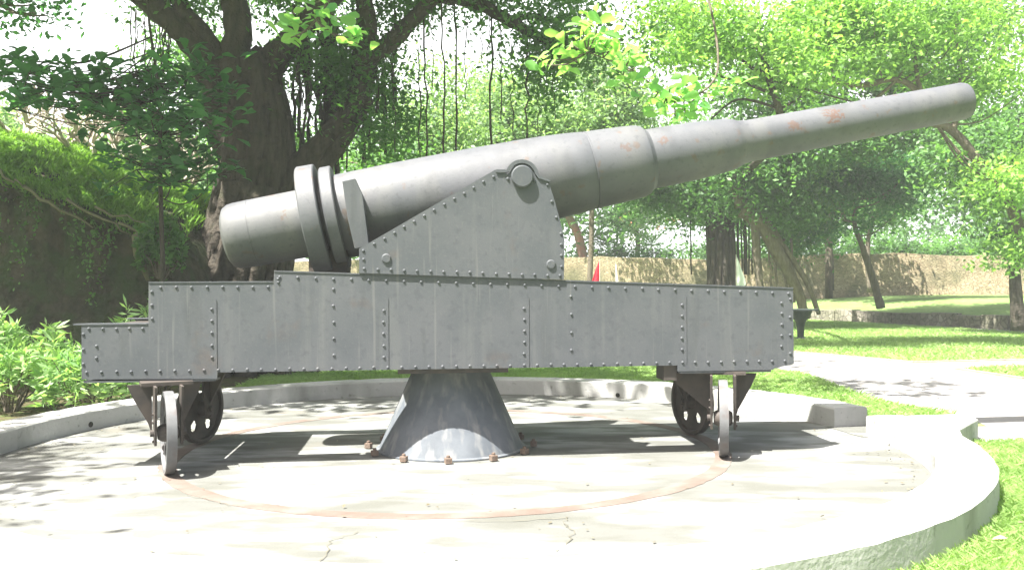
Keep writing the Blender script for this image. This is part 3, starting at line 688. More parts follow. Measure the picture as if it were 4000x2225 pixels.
# wheels on the ring
def make_wheel():
    RW = .35; root_mb = MB(); t = .040
    # tyre and web with five holes
    seg = 60; vs = []; fs = []
    tyre = [(RW, -t), (RW + .002, 0), (RW, t), (RW - .035, t), (RW - .045, .018), (RW - .045, -.018), (RW - .035, -t)]
    root_mb.lathe(tyre, seg, closed=True)
    # web: polar grid, skip cells inside the holes
    nr, na = 16, 90; r0, r1 = .07, RW - .04
    def inside(r_, a_):
        for h in range(5):
            ha = 2 * math.pi * (h + .25) / 5; hx, hy = .205 * math.cos(ha), .205 * math.sin(ha)
            if math.hypot(r_ * math.cos(a_) - hx, r_ * math.sin(a_) - hy) < .056: return True
        return False
    for side in (-.012, .012):
        vs = [(side, (r0 + (r1 - r0) * i / nr) * math.cos(2 * math.pi * k / na), (r0 + (r1 - r0) * i / nr) * math.sin(2 * math.pi * k / na)) for i in range(nr + 1) for k in range(na)]
        fs = []
        for i in range(nr):
            for k in range(na):
                rc = r0 + (r1 - r0) * (i + .5) / nr; ac = 2 * math.pi * (k + .5) / na
                if not inside(rc, ac): fs.append((i * na + k, i * na + (k + 1) % na, (i + 1) * na + (k + 1) % na, (i + 1) * na + k))
        root_mb.add(vs, fs)
    return root_mb
wheel_mesh = None
for lx, ly in ((-2.43, -.91), (2.50, -.78), (-2.56, .60), (2.46, .42)):
    ang = math.atan2(ly, lx); rw = 2.611; cx, cy = rw * math.cos(ang), rw * math.sin(ang)
    if wheel_mesh is None: o = make_wheel().build('wheel', WHEELM, gun, smooth=True, ang=35); wheel_mesh = o.data
    else:
        o = bpy.data.objects.new('wheel', wheel_mesh if ly < 0 else wheel_mesh.copy()); col.objects.link(o); o.parent = gun
        if ly > 0: o.data.materials[0] = DARKM; ang += R(-8 if lx < 0 else 6)  # far wheels painted dark for the shade under the carriage
    o.location = (cx, cy, .352); o.rotation_euler = (0, 0, ang)
    mb = MB(); mb.lathe([(0, -.085), (.055, -.085), (.075, -.05), (.08, 0), (.075, .05), (.055, .085), (0, .085)], 24)
    hb = mb.build('hub', DARKM, o, smooth=True, ang=35)
    # fork: two cheeks beside the wheel with a triangular gusset outside
    mb = MB(); s_out = 1 if lx > 0 else -1
    for xx in (-.105, .105):
        poly = [(-.14, .40), (.14, .40), (.075, .02), (.055, -.10), (-.055, -.10), (-.075, .02)]
        vs = [(xx + dx, y_, z_) for dx in (-.010, .010) for y_, z_ in poly]; n = len(poly)
        mb.add(vs, [tuple(range(n)), tuple(range(2 * n - 1, n - 1, -1))] + [(i, (i + 1) % n, (i + 1) % n + n, i + n) for i in range(n)])
        mb.lathe([(0, .03), (.03, .03), (.03, 0)], 10, Matrix.Translation((xx + math.copysign(.01, xx), 0, 0)) @ (Matrix.Rotation(R(180), 4, 'Z') if xx < 0 else Matrix.Identity(4)))
        for zz in (-.07, .09, .16): mb.lathe([(0, .014), (.012, .014), (.012, 0)], 8, Matrix.Translation((xx + math.copysign(.01, xx), .0, zz)) @ (Matrix.Rotation(R(180), 4, 'Z') if xx < 0 else Matrix.Identity(4)))
    away = -.19 if (lx < 0) == (ly < 0) else .19
    if ly > 0: away = 0
    for sg, ln in ((1, .20), (-1, .40 if lx > 0 else .18)):
        x0 = sg * .116; gus = [(x0, .40), (x0 + sg * ln, .40), (x0 + sg * ln * .75, .28), (x0 + sg * .03, .06), (x0, -.04)]
        if sg < 0 and ly > 0: gus = [(x0, .40), (x0 + sg * .2, .40), (x0, .05)]
        mb.prism(gus, away - .012, away + .012)
    mb.box((0, away * .9, .41), (.42, .26, .03))
    mb.build('wheel_fork', DARKM, o)

# ------------------------------------------------------------------ grass that reads as blades near the camera
rs = np.random.RandomState(11)
def scatter(n, x0, x1, y0, y1, keep):
    x = rs.uniform(x0, x1, n); y = rs.uniform(y0, y1, n); k = keep(x, y); return np.stack([x[k], y[k], np.zeros(k.sum())], 1)
rad = lambda x, y: np.hypot(x - C0[0], y - C0[1])
jj = lambda x: rs.uniform(-.06, .06, len(x))
near = scatter(110000, 1.4, 6.6, 3.6, 9.0, lambda x, y: (rad(x, y) > RO + .01) & (x < y * .62 + .3) & (x > y * .3) & (y < 8.9 + .05 * (x - 4.7)))
v1, q1 = blades(near, .045, rs, .006, .8)
strip = scatter(60000, 0.0, 5.5, 9.9, 16, lambda x, y: (rad(x, y) > RO + .02) & (x + jj(x) * 1.5 < np.interp(y, [9.9, 10.89, 11.4, 12.15, 13.41, 15.47, 18], [4.2, 5.42, 5.06, 4.96, 4.98, 5.14, 5])))
back = scatter(60000, -4.4, 4, 12.6, 18, lambda x, y: (rad(x, y) > RO + .02))
v2, q2 = blades(np.concatenate([strip, back]), .055, rs, .012, .8)
far = scatter(90000, 5, 17, 17.8, 40, lambda x, y: (y + jj(x) * 3 > np.interp(x, [5.3, 6.6, 8.1, 11.7, 17], [23.6, 20.8, 17.95, 18.55, 18.5]) + .1) & (y < np.interp(x, [4, 12.8, 14.6, 15.9, 17], [42, 40, 35, 31, 25]) - .6))
patch = scatter(14000, 8.2, 13.5, 13.4, 17, lambda x, y: (y > np.interp(x, [8.22, 8.46, 9.6, 12, 13.5], [16.45, 14.75, 14.25, 13.5, 15.2])) & (y < np.interp(x, [8.2, 9.7, 13], [16.4, 16.8, 17.0])) & (x > 8.3)) + np.array([0, 0, .014])
v3, q3 = blades(np.concatenate([far, patch]), .06, rs, .022, .8)
V = np.concatenate([v1, v2, v3]); Q = np.concatenate([q1, q2 + len(v1), q3 + len(v1) + len(v2)])
o = npmesh('grass', V, Q, L_GRASS); tag(o, 'short mown grass blades of the lawns', 'grass', kind='stuff')
# fallen leaves on the near lawn
for i, (px, py, lab) in enumerate(((2440, 1130, 'curled brown leaf lying on the grass near the curb, the uppermost'), (2455, 1262, 'pinkish dry leaf on the grass beside the curb shadow'), (2415, 1318, 'small pale dry leaf on the lawn close to the curb foot'), (2490, 1372, 'pale dry leaf on the lawn, the lowest in the corner'))):
    d = (718 - .0058 * (px - 1288) - py); Y = -CAM_H * 2233 / d; c = np.array([[(px - 1288) / 2233 * Y, Y, .04]])
    v, q = broad_leaves(np.zeros((1, 3)), np.array([[math.cos(i * 2.1), math.sin(i * 2.1), .15]]), np.array([.10]), rs, .5)
    me = bpy.data.meshes.new('fallen_leaf'); me.from_pydata([tuple(p_) for p_ in v], [], [(0, 1, 4), (1, 2, 5, 4), (2, 3, 6, 5), (0, 7, 1), (1, 7, 8, 2), (2, 8, 9, 3)]); me.materials.append(L_FALL)
    o = bpy.data.objects.new('fallen_leaf', me); col.objects.link(o); o.location = c[0]; tag(o, lab, 'leaf', 'fallen leaves on the lawn')

# dry leaf litter gathered along the foot of the curb and on the slab
rs = np.random.RandomState(44); N_ = 520
a = rs.uniform(0, 6.283, N_); r_ = np.where(rs.uniform(size=N_) < .6, RI - np.abs(rs.normal(size=N_)) * .22 - .03, RI * np.sqrt(rs.uniform(size=N_)))
c = np.stack([C0[0] + r_ * np.cos(a), C0[1] + r_ * np.sin(a), np.full(N_, .02)], 1)
M2 = 900; lx_ = rs.uniform(2.0, 15, M2); ly_ = rs.uniform(4.0, 30, M2); kk = rad(lx_, ly_) > RO + .1; c = np.concatenate([c, np.stack([lx_[kk], ly_[kk], np.full(kk.sum(), .055)], 1)])
v, q = leaves(c, .035, rs, up=2.0, aspect=.5); v[:, 2] = np.maximum(v[:, 2], .018)
L_LITTER = leafmat('litter_leaf', (0.10, 0.085, 0.05), (0.22, 0.19, 0.13), 0.1, tl=(1, 1, 1))
o = npmesh('leaf_litter', v, q, L_LITTER); tag(o, 'scattered dry leaf bits on the concrete floor and lawns', 'leaf litter', kind='stuff')

# ------------------------------------------------------------------ shrubs at the left behind the curb
def shrub(base, rx, ry, h, n, size, m_, seed, label, aspect=.2, name='shrub', group=None, stems=14, tips=170):
    rs = np.random.RandomState(seed); rnd = random.Random(seed); root = empty(name, base); mb = MB(); C = []; D = []
    for i in range(stems * 6):
        a = rnd.uniform(0, 6.283); r_ = math.sqrt(rnd.random()); hh = h * (1 - .35 * r_ * r_) * rnd.uniform(.45, 1.02)
        tip = Vector((rx * r_ * math.cos(a), ry * r_ * math.sin(a), hh))
        if i < stems: mb.tube(wobble((tip.x * .2, tip.y * .2, 0), tip, 4, .04, rnd), [.015, .013, .011, .008, .005], 5)
        k = n // (stems * 6)
        for j in range(k):
            t = (j + rnd.random()) / k; p = tip + Vector((0, 0, -.28 * t)); b = rnd.uniform(0, 6.283)
            C.append(p); D.append((math.cos(b), math.sin(b), rnd.uniform(.1, 1.1) * (1 - t * .9)))
    v, q = leaves(np.array(C), size, rs, up=.2, aspect=aspect, dirs=np.array(D))
    npmesh('foliage', v, q, m_, root); mb.build('stem', BARK2, root, fix=False)
    tag(root, label, 'shrub', group); return root
G1 = 'shrubs beside the platform'
shrub((-6.55, 11.5, 0), .85, .6, 1.32, 2600, .17, L_SHRUB, 21, 'narrow-leaved bright green shrub at the left edge of the picture behind the curb', group=G1)
shrub((-5.35, 11.3, 0), .6, .5, 1.05, 1700, .16, L_SHRUB, 22, 'narrow-leaved shrub just left of the carriage rear end', group=G1)
shrub((-5.15, 12.6, 0), .7, .5, 1.45, 1700, .17, L_SHRUB, 23, 'taller narrow-leaved shrub showing above the low step of the carriage', group=G1)
shrub((-8.0, 12.3, 0), .8, .6, 1.4, 1700, .16, L_SHRUB, 24, 'narrow-leaved shrub cut by the left edge, behind the front one', group=G1)
shrub(at(405, 570, 14.6)[:2] + (at(405, 700, 14.6)[2],), .38, .3, 1.15, 1300, .11, L_MID, 25, 'rounded tuft of small pale leaves at the end of the earth bank', aspect=.5)

# ------------------------------------------------------------------ the great banyan
rnd = random.Random(31); rs = np.random.RandomState(31)
BY = 17.0; bb = at(615, 955, BY); base = (bb[0], BY, 0.0)
ban = empty('banyan_tree', base); tag(ban, 'huge dark banyan with a ribbed forking trunk and hanging roots behind the breech', 'tree')
Bv = Vector(base)
def loc(px, py, Y=BY): return Vector(at(px, py, Y)) - Bv
mb = MB()
tr_path = [loc(600, 960), loc(590, 800), loc(618, 620), loc(640, 480), loc(655, 360), loc(645, 260), loc(625, 160)]
limb(mb, tr_path, .92, .50, 16, .10, rnd)
for k in range(26):          # ribs and flaring roots wrapped on the trunk
    a = 2 * math.pi * k / 26 + rnd.uniform(-.1, .1); f = rnd.uniform(.9, 1.5)
    pts = []
    for j, (p, r_) in enumerate(zip(tr_path, (1.5 * f, 1.0, .76, .62, .57, .54, .48))):
        aa = a + j * .16; pts.append(p + Vector((math.cos(aa) * r_, math.sin(aa) * r_ * .8, -.1 if j == 0 else 0)))
    limb(mb, pts, rnd.uniform(.15, .26), rnd.uniform(.07, .12), 7, .12, rnd)
limb(mb, [loc(640, 500), loc(560, 330), loc(545, 200), loc(520, 130)], .30, .26, 10, .1, rnd)
limb(mb, [loc(540, 190), loc(500, 115), loc(420, 40), loc(330, -30), loc(180, -120, 15.5)], .32, .16, 10, .08, rnd)      # left limb
limb(mb, [loc(560, 150), loc(520, 90), loc(455, 10), loc(400, -80)], .20, .12, 9, .08, rnd)
limb(mb, [loc(585, 200), loc(600, 90), loc(590, -20), loc(560, -200), loc(585, -270)], .30, .2, 10, .08, rnd)           # upright
limb(mb, [loc(650, 260), loc(690, 150), loc(740, 100), loc(800, 30), loc(900, -60)], .34, .18, 10, .08, rnd)
limb(mb, [loc(640, 560), loc(720, 450), loc(800, 380), loc(880, 290), loc(915, 200), loc(915, 120)], .30, .2, 11, .1, rnd)   # low right limb
limb(mb, [loc(720, 600), loc(760, 470), loc(850, 370), loc(925, 240)], .22, .16, 9, .1, rnd)
limb(mb, [loc(915, 150), loc(980, 110), loc(1040, 50), loc(1130, -40), loc(1240, -120)], .20, .12, 8, .08, rnd)
limb(mb, [loc(915, 150), loc(930, 60), loc(905, -60)], .2, .15, 8, .08, rnd)
limb(mb, [loc(1130, -10), loc(1200, 5), loc(1290, 55), loc(1375, 100), loc(1470, 130), loc(1560, 110)], .17, .05, 8, .08, rnd)
limb(mb, [loc(905, -60), loc(1020, -40), loc(1130, -10)], .2, .17, 8, .08, rnd)
limb(mb, [loc(1290, 55), loc(1340, 40), loc(1400, 50), loc(1450, 30)], .07, .03, 6, .08, rnd)
for px0, px1 in ((455, 440), (500, 470), (700, 760), (740, 800)):
    limb(mb, [loc(600 + (px0 - 600) * .5, 640), loc(px0, 800), loc(px1, 955)], .30, .16, 8, .12, rnd)
mb.build('trunk', BARK, ban, smooth=True, fix=False)
V3 = lambda px, py, Y, *r_: tuple(Vector(at(px, py, Y)) - Bv) + tuple(r_)
bl = [V3(510, 70, 18.6, 1.2, 1.0, .7), V3(720, 10, 18.6, 1.4, 1.0, .7), V3(480, 20, 17.5, 1.0, 1.0, .6), V3(960, -10, 17.5, 1.0, 1.0, .6), V3(1080, -10, 17.5, .8, .8, .25), V3(1310, 10, 17, .8, .8, .35), V3(1200, -40, 17, .9, .8, .4), V3(1400, 120, 17, 1.0, .8, .7), V3(1380, 200, 17, .5, .5, .6),
      V3(850, 200, 18, 1.3, 1.2, 1.2), V3(960, 270, 18.2, .9, .9, 1.0), V3(760, 300, 18.3, .9, .8, 1.0), V3(870, 130, 17, 1.0, 1.0, .8), V3(840, 230, 16.6, .7, .5, .9), V3(950, 330, 16.6, .6, .5, .5), V3(1540, 60, 17, 1.2, 1.0, .8), V3(1450, 10, 16.5, 1.2, 1.0, .5)]
cr, cs = crown(bl, 620, 54, .13, L_BANYAN, rs, ban, .32, .8, .5, .45, .5, gaps=2.2)
# the wide canopy that shades bank, trunk and the back of the platform
hi = [(-7.6 - Bv.x, 9.9 - BY, 8.6, .9, .7, .4), (-6.0 - Bv.x, 10.2 - BY, 8.9, 1.5, .8, .5), (-3.6 - Bv.x, 10.4 - BY, 9.1, 1.4, .8, .5), (-1.5 - Bv.x, 10.9 - BY, 9.4, 1.3, .6, .5), (-9.5 - Bv.x, 12.3 - BY, 8.6, 2.4, 1.5, .7), (-6.0 - Bv.x, 11.8 - BY, 9.0, 2.6, 1.7, .9), (-11.6 - Bv.x, 12.6 - BY, 8.2, 1.8, 1.4, .7), (-3.4 - Bv.x, 12.6 - BY, 9.3, 2.0, 1.3, .7), (-7.0 - Bv.x, 15.9 - BY, 10, 2.0, 1.6, .8), (-3.5 - Bv.x, 15.5 - BY, 10, 2.5, 1.8, .9), (0 - Bv.x, 15.3 - BY, 9.6, 1.8, 1.0, .6)]
crown(hi, 500, 44, .30, L_BANYAN, rs, ban, .6, .5, .6, .6, .3)
mb = MB()
for b in hi:
    limb(mb, [loc(585, -260), Vector(b[:3]).lerp(loc(585, -260), .4) + Vector((0, 0, .9)), Vector(b[:3])], .2, .06, 7, .08, rnd)
mb.build('upper_limbs', BARK, ban, smooth=True, fix=False)
def aroot(px, py0, py1, r_, Y):
    mb = MB(); a = loc(px, py0, Y); b = loc(px + rnd.uniform(-4, 4), py1, Y); b.x = a.x + rnd.uniform(-.05, .05)
    mb.tube(wobble(a, b, 10, .05, rnd), [r_ * rnd.uniform(.7, 1.2) for _ in range(11)], 5, True); mb.build('aerial_root', BARK, ban, fix=False)
for px, y0, y1, r_ in ((1055, 120, 420, .014), (1070, 40, 440, .018), (1115, 0, 400, .018), (1148, 0, 395, .020), (1178, 60, 250, .010), (1240, 20, 400, .024), (1236, 30, 180, .01), (1330, 90, 400, .018), (1290, 110, 330, .010), (1262, 60, 300, .012), (1212, 10, 160, .010), (1362, 150, 330, .010), (1395, 150, 300, .010), (1090, 20, 220, .009)):
    aroot(px, y0, y1, r_, 17 + rnd.uniform(-.3, .5))
for k in range(46):          # curtains of roots in the dark part
    px = rnd.choice([rnd.uniform(770, 1010), rnd.uniform(700, 1000), rnd.uniform(330, 430)]); y0 = rnd.uniform(0, 150) if px > 500 else rnd.uniform(-20, 60)
    aroot(px, y0, y0 + rnd.uniform(120, 330), rnd.uniform(.012, .045) if px > 500 else .012, 17.3 + rnd.uniform(-.6, 1.2))
aroot(830, -20, 520, .13, 17.6); aroot(846, 60, 540, .07, 17.8)

# slender broad-leaved tree in front of the banyan, left
def rosettes(cs, per, size, rs, m_, parent, name='foliage', spread=.08, elev=.35):
    n = len(cs) * per; tl_ = .35 if m_ is not L_BIG else .7; c = np.repeat(np.array(cs), per, 0) + rs.normal(size=(n, 3)) * spread
    a = rs.uniform(0, 6.283, n); d = np.stack([np.cos(a), np.sin(a), rs.normal(elev, .35, n)], 1)
    v, q = broad_leaves(c, d, np.full(n, size), rs, tl_)
    tri = np.concatenate([q[0][:, :3], q[3][:, :3]]); quad = np.concatenate([q[1], q[2], q[4], q[5]])
    me = bpy.data.meshes.new(name); nt_ = len(tri); nq = len(quad)
    me.vertices.add(len(v)); me.vertices.foreach_set('co', v.astype(np.float32).ravel())
    me.loops.add(nt_ * 3 + nq * 4); me.polygons.add(nt_ + nq)
    me.loops.foreach_set('vertex_index', np.concatenate([tri.ravel(), quad.ravel()]).astype(np.int32))
    me.polygons.foreach_set('loop_start', np.concatenate([np.arange(nt_) * 3, nt_ * 3 + np.arange(nq) * 4]).astype(np.int32))
    me.update(calc_edges=True); me.validate(); me.polygons.foreach_set('use_smooth', [True] * len(me.polygons)); me.materials.append(m_)
    o = bpy.data.objects.new(name, me); col.objects.link(o); o.parent = parent; return o
def spray_tree(name, label, base, pts, r0, ends, per, size, m_, seed, cat, bark=BARK2, sub=3, elev=.35, spread=.08, sp=.35):
    rnd = random.Random(seed); rs = np.random.RandomState(seed); root = empty(name, base); B = Vector(base); mb = MB()
    path = limb(mb, [Vector(p) - B for p in pts], r0, r0 * .35, 8, .06, rnd); cs = []
    for e in ends:
        c = Vector(e) - B; s = min(path, key=lambda q: (q - c).length); limb(mb, [s, s.lerp(c, .5) - Vector((0, 0, .10 * (c - s).length)), c], max(.012, r0 * .3), .008, 5, .05, rnd)
        cs.append(c)
        for k in range(sub - 1):
            c2 = c + Vector((rnd.uniform(-sp, sp), rnd.uniform(-sp, sp), rnd.uniform(-sp, sp) * .6)); mb.tube([c, c2], [.008, .006], 4); cs.append(c2)
    mb.build('trunk' if cat == 'tree' else 'wood', bark, root, smooth=True, fix=False)
    rosettes([tuple(c) for c in cs], per, size, rs, m_, root, 'crown' if cat == 'tree' else 'foliage', spread, elev)
    tag(root, label, cat); return root
rnd = random.Random(77)
ends = []
for px, py, sx, sy, k in ((130, 215, 95, 35, 10), (260, 220, 90, 55, 12), (330, 270, 100, 60, 12), (60, 240, 60, 50, 5), (440, 190, 90, 60, 9), (500, 250, 60, 60, 7), (420, 370, 110, 60, 12), (480, 450, 80, 50, 8), (470, 330, 80, 70, 10), (20, 150, 40, 20, 3)):
    for _ in range(k): ends.append(at(px + rnd.uniform(-sx, sx), py + rnd.uniform(-sy, sy), 13.4 + rnd.uniform(-1.1, 1.3)))
spray_tree('almond_tree', 'slender tree with dark broad leaves standing left of the banyan trunk', (at(410, 950, 13.6)[0], 13.6, 0), [at(412, 990, 13.6), at(410, 700, 13.6), at(405, 450, 13.6), at(403, 250, 13.6), at(380, 60, 13.6), at(370, -60, 13.6)], .045, ends, 6, .24, L_DEEP, 78, 'tree', bark=BARK, sub=3, sp=.45)
# sunlit sprays of big leaves over the gun: ends of two branches that come down from the canopy
ends = [at(*q) for q in ((735, 95, 11), (760, 60, 11), (800, 30, 11), (830, 75, 10.8), (760, 85, 11.2), (810, 55, 11.1), (880, 95, 10.9), (905, 110, 10.8), (860, 50, 11.2), (780, 10, 11.3))]
spray_tree('leafy_branch', 'small spray of big yellow-green leaves hanging in front of the banyan limb', at(820, -150, 11.5), [at(820, -420, 12.2), at(820, -150, 11.5), at(835, -20, 11.1), at(800, 50, 11)], .05, ends, 7, .24, L_BIG, 81, 'branch', sub=1, elev=.2)
ends = [at(*q) for q in ((1490, 60, 10.6), (1470, 75, 10.6), (1505, 75, 10.4), (1440, 110, 10.7), (1480, 130, 10.5), (1400, 150, 10.6), (1380, 165, 10.4), (1430, 165, 10.8), (1520, 125, 10.7), (1545, 110, 10.7), (1590, 140, 10.8), (1600, 170, 10.4), (1570, 190, 10.8), (1620, 195, 10.6), (1650, 225, 10.6), (1690, 215, 10.5),
                                 (1680, 260, 10.8), (1720, 275, 10.6), (1710, 235, 10.9), (1750, 250, 10.5), (1760, 225, 10.6), (1800, 235, 10.8), (1835, 220, 10.6), (1730, 300, 10.8), (1700, 310, 10.6), (1660, 280, 10.9), (1640, 245, 11.1), (1560, 150, 11.2))]
spray_tree('leafy_branch', 'long branch of big bright green leaves reaching over the middle of the barrel', at(1640, -150, 12.0), [at(1640, -420, 12.6), at(1740, -150, 12.0), at(1800, 60, 11.5), at(1800, 200, 11.1), at(1700, 250, 10.8), at(1600, 180, 10.8), at(1480, 130, 10.7)], .022, ends, 7, .22, L_BIG, 82, 'branch', sub=1, elev=.25)

br = [o_ for o_ in col.objects if o_.name.startswith('leafy_branch')][-1]; rs = np.random.RandomState(83); Bo = np.array(br.location)
rosettes([tuple(np.array((1.2 + rs.uniform(0, 2.4), 10.0 + rs.uniform(0, 2.2), 7.9 + rs.uniform(-.3, .5))) - Bo) for _ in range(60)], 7, .24, rs, L_BIG, br, 'foliage', .12, .2)
# bare pale-branched tree on the bank
def bare(name, label, base, h, seed, m_, spread=.9, r0=.07, levels=4, cat='tree'):
    rnd = random.Random(seed); root = empty(name, base); mb = MB()
    def grow(p, d, ln, r_, lv):
        q = p + d * ln; mb.tube(wobble(p, q, 3, ln * .06, rnd), [r_, r_ * .93, r_ * .86, r_ * .8], 6)
        if lv == 0: return
        for k in range(rnd.choice([2, 3, 3])):
            a = rnd.uniform(0, 6.283); nd = (d + Vector((math.cos(a), math.sin(a), rnd.uniform(-.1, .5))) * spread).normalized(); nd.z = max(nd.z, .12)
            grow(q, nd, ln * rnd.uniform(.6, .85), r_ * .68, lv - 1)
    for k in range(3):
        a = k * 2.1 + rnd.random(); grow(Vector((0, 0, -.1)), Vector((math.cos(a) * .5, math.sin(a) * .5, 1)).normalized(), h * .33, r0, levels)
    mb.build('trunk', m_, root, smooth=True, fix=False); tag(root, label, cat); return root
bare('frangipani_tree', 'leafless pale-branched tree on the grassy bank, nearer the banyan', (at(270, 440, 17.6)[0], 17.6, 3.3), 2.3, 5, PALEW, r0=.075)
bare('frangipani_tree', 'leafless pale-branched tree on the bank at the left edge', (at(90, 400, 18.0)[0], 18.0, 3.8), 2.3, 9, PALEW, r0=.075)
bare('frangipani_tree', 'small leafless pale tree on the bank beside the banyan trunk', (at(400, 480, 18.4)[0], 18.4, 2.9), 2.1, 13, PALEW)

# ------------------------------------------------------------------ trees behind
GB = 'trees behind the platform'
def BL(px, py, Y, rx, ry, rz): return at(px, py, Y) + (rx, ry, rz)
tree('garden_tree', 'pale green bushy tree rising behind the breech end of the barrel', at(1060, 700, 27)[:2] + (0,), [at(1060, 760, 27), at(1050, 560, 27), at(1070, 420, 27), at(1060, 300, 27)], .22,
     [BL(1060, 330, 27, 1.2, 1.2, 1.6), BL(1110, 250, 28, 1.3, 1.2, 1.3), BL(1000, 430, 27, 1.0, 1.0, .9), BL(1150, 400, 27, 1.3, 1.2, 1.3)], 330, 60, .15, L_PALE, 101, group=GB)
tree('garden_tree', 'tall pale green feathery tree behind the middle of the barrel', (at(1290, 700, 32)[0], 32, 0), [at(1290, 760, 32), at(1300, 500, 32), at(1280, 330, 32), at(1290, 200, 32)], .26,
     [BL(1290, 260, 32, 1.7, 1.4, 1.3), BL(1230, 320, 31, 1.3, 1.3, 1.3), BL(1350, 330, 31, 1.4, 1.3, 1.4), BL(1180, 280, 33, 1.0, 1.2, .9)], 420, 60, .17, L_PALE, 102, group=GB)
tree('garden_tree', 'pale green spreading tree between the two banyans, above the thick part of the barrel', (at(1480, 700, 30)[0], 30, 0), [at(1480, 780, 30), at(1490, 500, 30), at(1470, 330, 30), at(1500, 200, 30)], .11,
     [BL(1440, 300, 30, 1.4, 1.3, 1.3), BL(1540, 280, 30, 1.6, 1.3, 1.5), BL(1500, 200, 31, 1.6, 1.4, 1.2), BL(1600, 380, 29, 1.3, 1.2, 1.0)], 420, 60, .17, L_PALE, 103, group=GB)
tree('garden_tree', 'yellow-green tree with a thin dark leaning trunk above the barrel chase', (at(1815, 740, 36)[0], 36, .5), [at(1815, 740, 36), at(1820, 560, 35), at(1850, 470, 32), at(1930, 380, 27), at(1965, 310, 23), at(1945, 220, 21), at(1915, 120, 21), at(1880, 20, 21)], .17,
     [BL(1900, 60, 21, 1.8, 1.3, .8), BL(1780, 120, 21, 1.2, 1.1, .7), BL(2010, 170, 21, 1.2, 1.0, .7), BL(1830, 190, 21.5, .9, .9, .5), BL(2050, 60, 22, 1.3, 1.2, .8), BL(1700, 40, 22, 1.2, 1.1, .7)], 430, 55, .14, L_BRIGHT, 104, flat=.3, sig=.5, group=GB, bark=BARK,
     extra=[([at(1955, 270, 21), at(1860, 250, 21), at(1790, 300, 21)], .04, .02), ([at(1940, 200, 21), at(2050, 230, 21), at(2200, 270, 21)], .04, .015), ([at(1950, 240, 21), at(1880, 210, 21), at(1800, 190, 21)], .05, .02)])
tree('garden_tree', 'sunlit yellow-green tree with an arched pale limb above the muzzle', (at(2640, 850, 22)[0], 22, 0), [at(2640, 850, 22), at(2560, 560, 22), at(2480, 430, 22), at(2400, 330, 22), at(2335, 300, 22), at(2320, 240, 22), at(2260, 200, 22), at(2170, 215, 22), at(2100, 205, 22)], .15,
     [BL(2250, 60, 22, 1.9, 1.2, .8), BL(2420, 90, 22, 1.6, 1.2, .9), BL(2140, 130, 22, 1.2, 1.0, .6), BL(2500, 200, 22, 1.0, .9, .8), BL(2350, 160, 22.5, 1.1, .9, .5), BL(2110, 30, 22, 1.1, 1.0, .6), BL(2550, 470, 21.5, .9, .7, .8), BL(2600, 620, 21.5, .5, .5, .8)], 560, 55, .14, L_BRIGHT, 105, flat=.3, sig=.5, group=GB,
     extra=[([at(2320, 240, 22), at(2300, 100, 22), at(2310, -40, 22)], .07, .03), ([at(2260, 200, 22), at(2190, 260, 22), at(2120, 300, 22)], .05, .02), ([at(2400, 330, 22), at(2420, 200, 22), at(2410, 60, 22), at(2440, -50, 22)], .08, .04)])
tree('garden_tree', 'dense green tree at the right edge below the muzzle', (at(2555, 800, 27)[0], 27, 0), [at(2560, 830, 27), at(2552, 650, 27), at(2560, 480, 27), at(2570, 300, 27)], .22,
     [BL(2480, 400, 27, 1.6, 1.3, 1.1), BL(2560, 520, 27, 1.2, 1.2, .9), BL(2520, 330, 28, 1.8, 1.4, 1.0), BL(2590, 610, 27, .8, .8, .5)], 420, 60, .17, L_MID, 106, group=GB, bark=BARK)
tree('garden_tree', 'leafy tree on a thin leaning trunk on the raised lawn', (at(2215, 770, 33)[0], 33.5, .4), [at(2216, 775, 33.5), at(2195, 700, 33.5), at(2170, 620, 33.5), at(2150, 560, 33.5), at(2160, 470, 33.5)], .17,
     [BL(2150, 520, 33, 1.6, 1.3, 1.0), BL(2220, 450, 33, 1.8, 1.4, 1.1), BL(2090, 470, 33, 1.3, 1.2, 1.1), BL(2180, 400, 34, 1.6, 1.4, .9), BL(2060, 560, 33, .9, .9, .7)], 520, 60, .17, L_DEEP, 107, group=GB)
tree('garden_tree', 'bright green tree under the muzzle in front of the wall', (at(2190, 735, 39)[0], 39, .6), [at(2190, 735, 39), at(2185, 600, 39), at(2230, 480, 39), at(2300, 380, 39)], .14,
     [BL(2250, 430, 39, 1.8, 1.5, 1.1), BL(2200, 520, 39, 1.4, 1.3, 1.0), BL(2400, 340, 39, 1.6, 1.4, .9), BL(2330, 320, 40, 1.9, 1.4, .8)], 380, 55, .2, L_MID, 108, group=GB)
tree('garden_tree', 'broad green tree filling the top right behind the sunlit ones', (at(2085, 700, 30)[0], 36, .6), [at(2085, 750, 36), at(2090, 500, 36), at(2120, 300, 33), at(2140, 150, 30)], .16,
     [BL(2040, 300, 30, 2.0, 1.4, 1.1), BL(2200, 320, 30, 2.0, 1.4, 1.0), BL(2120, 120, 30, 2.6, 1.5, 1.3), BL(2330, 200, 30, 2.4, 1.5, 1.4), BL(1900, 200, 30, 1.6, 1.3, 1.4), BL(2450, 60, 30, 2.4, 1.5, 1.3), BL(1980, 420, 30, 1.5, 1.2, .9)], 900, 60, .19, L_MID, 109, flat=.4, sig=.5, group=GB)
tree('garden_tree', 'dim green tree behind the trunk of the great banyan, right side', (at(960, 720, 24)[0], 24, 0), [at(960, 800, 24), at(950, 560, 24), at(970, 430, 24), at(960, 350, 24)], .2,
     [BL(960, 430, 24, 1.2, 1.0, .8), BL(870, 500, 24, 1.2, 1.0, .8), BL(1000, 520, 24, 1.0, 1.0, .6), BL(780, 420, 25, 1.1, 1.0, 1.2)], 330, 55, .15, L_MID, 110, group=GB)
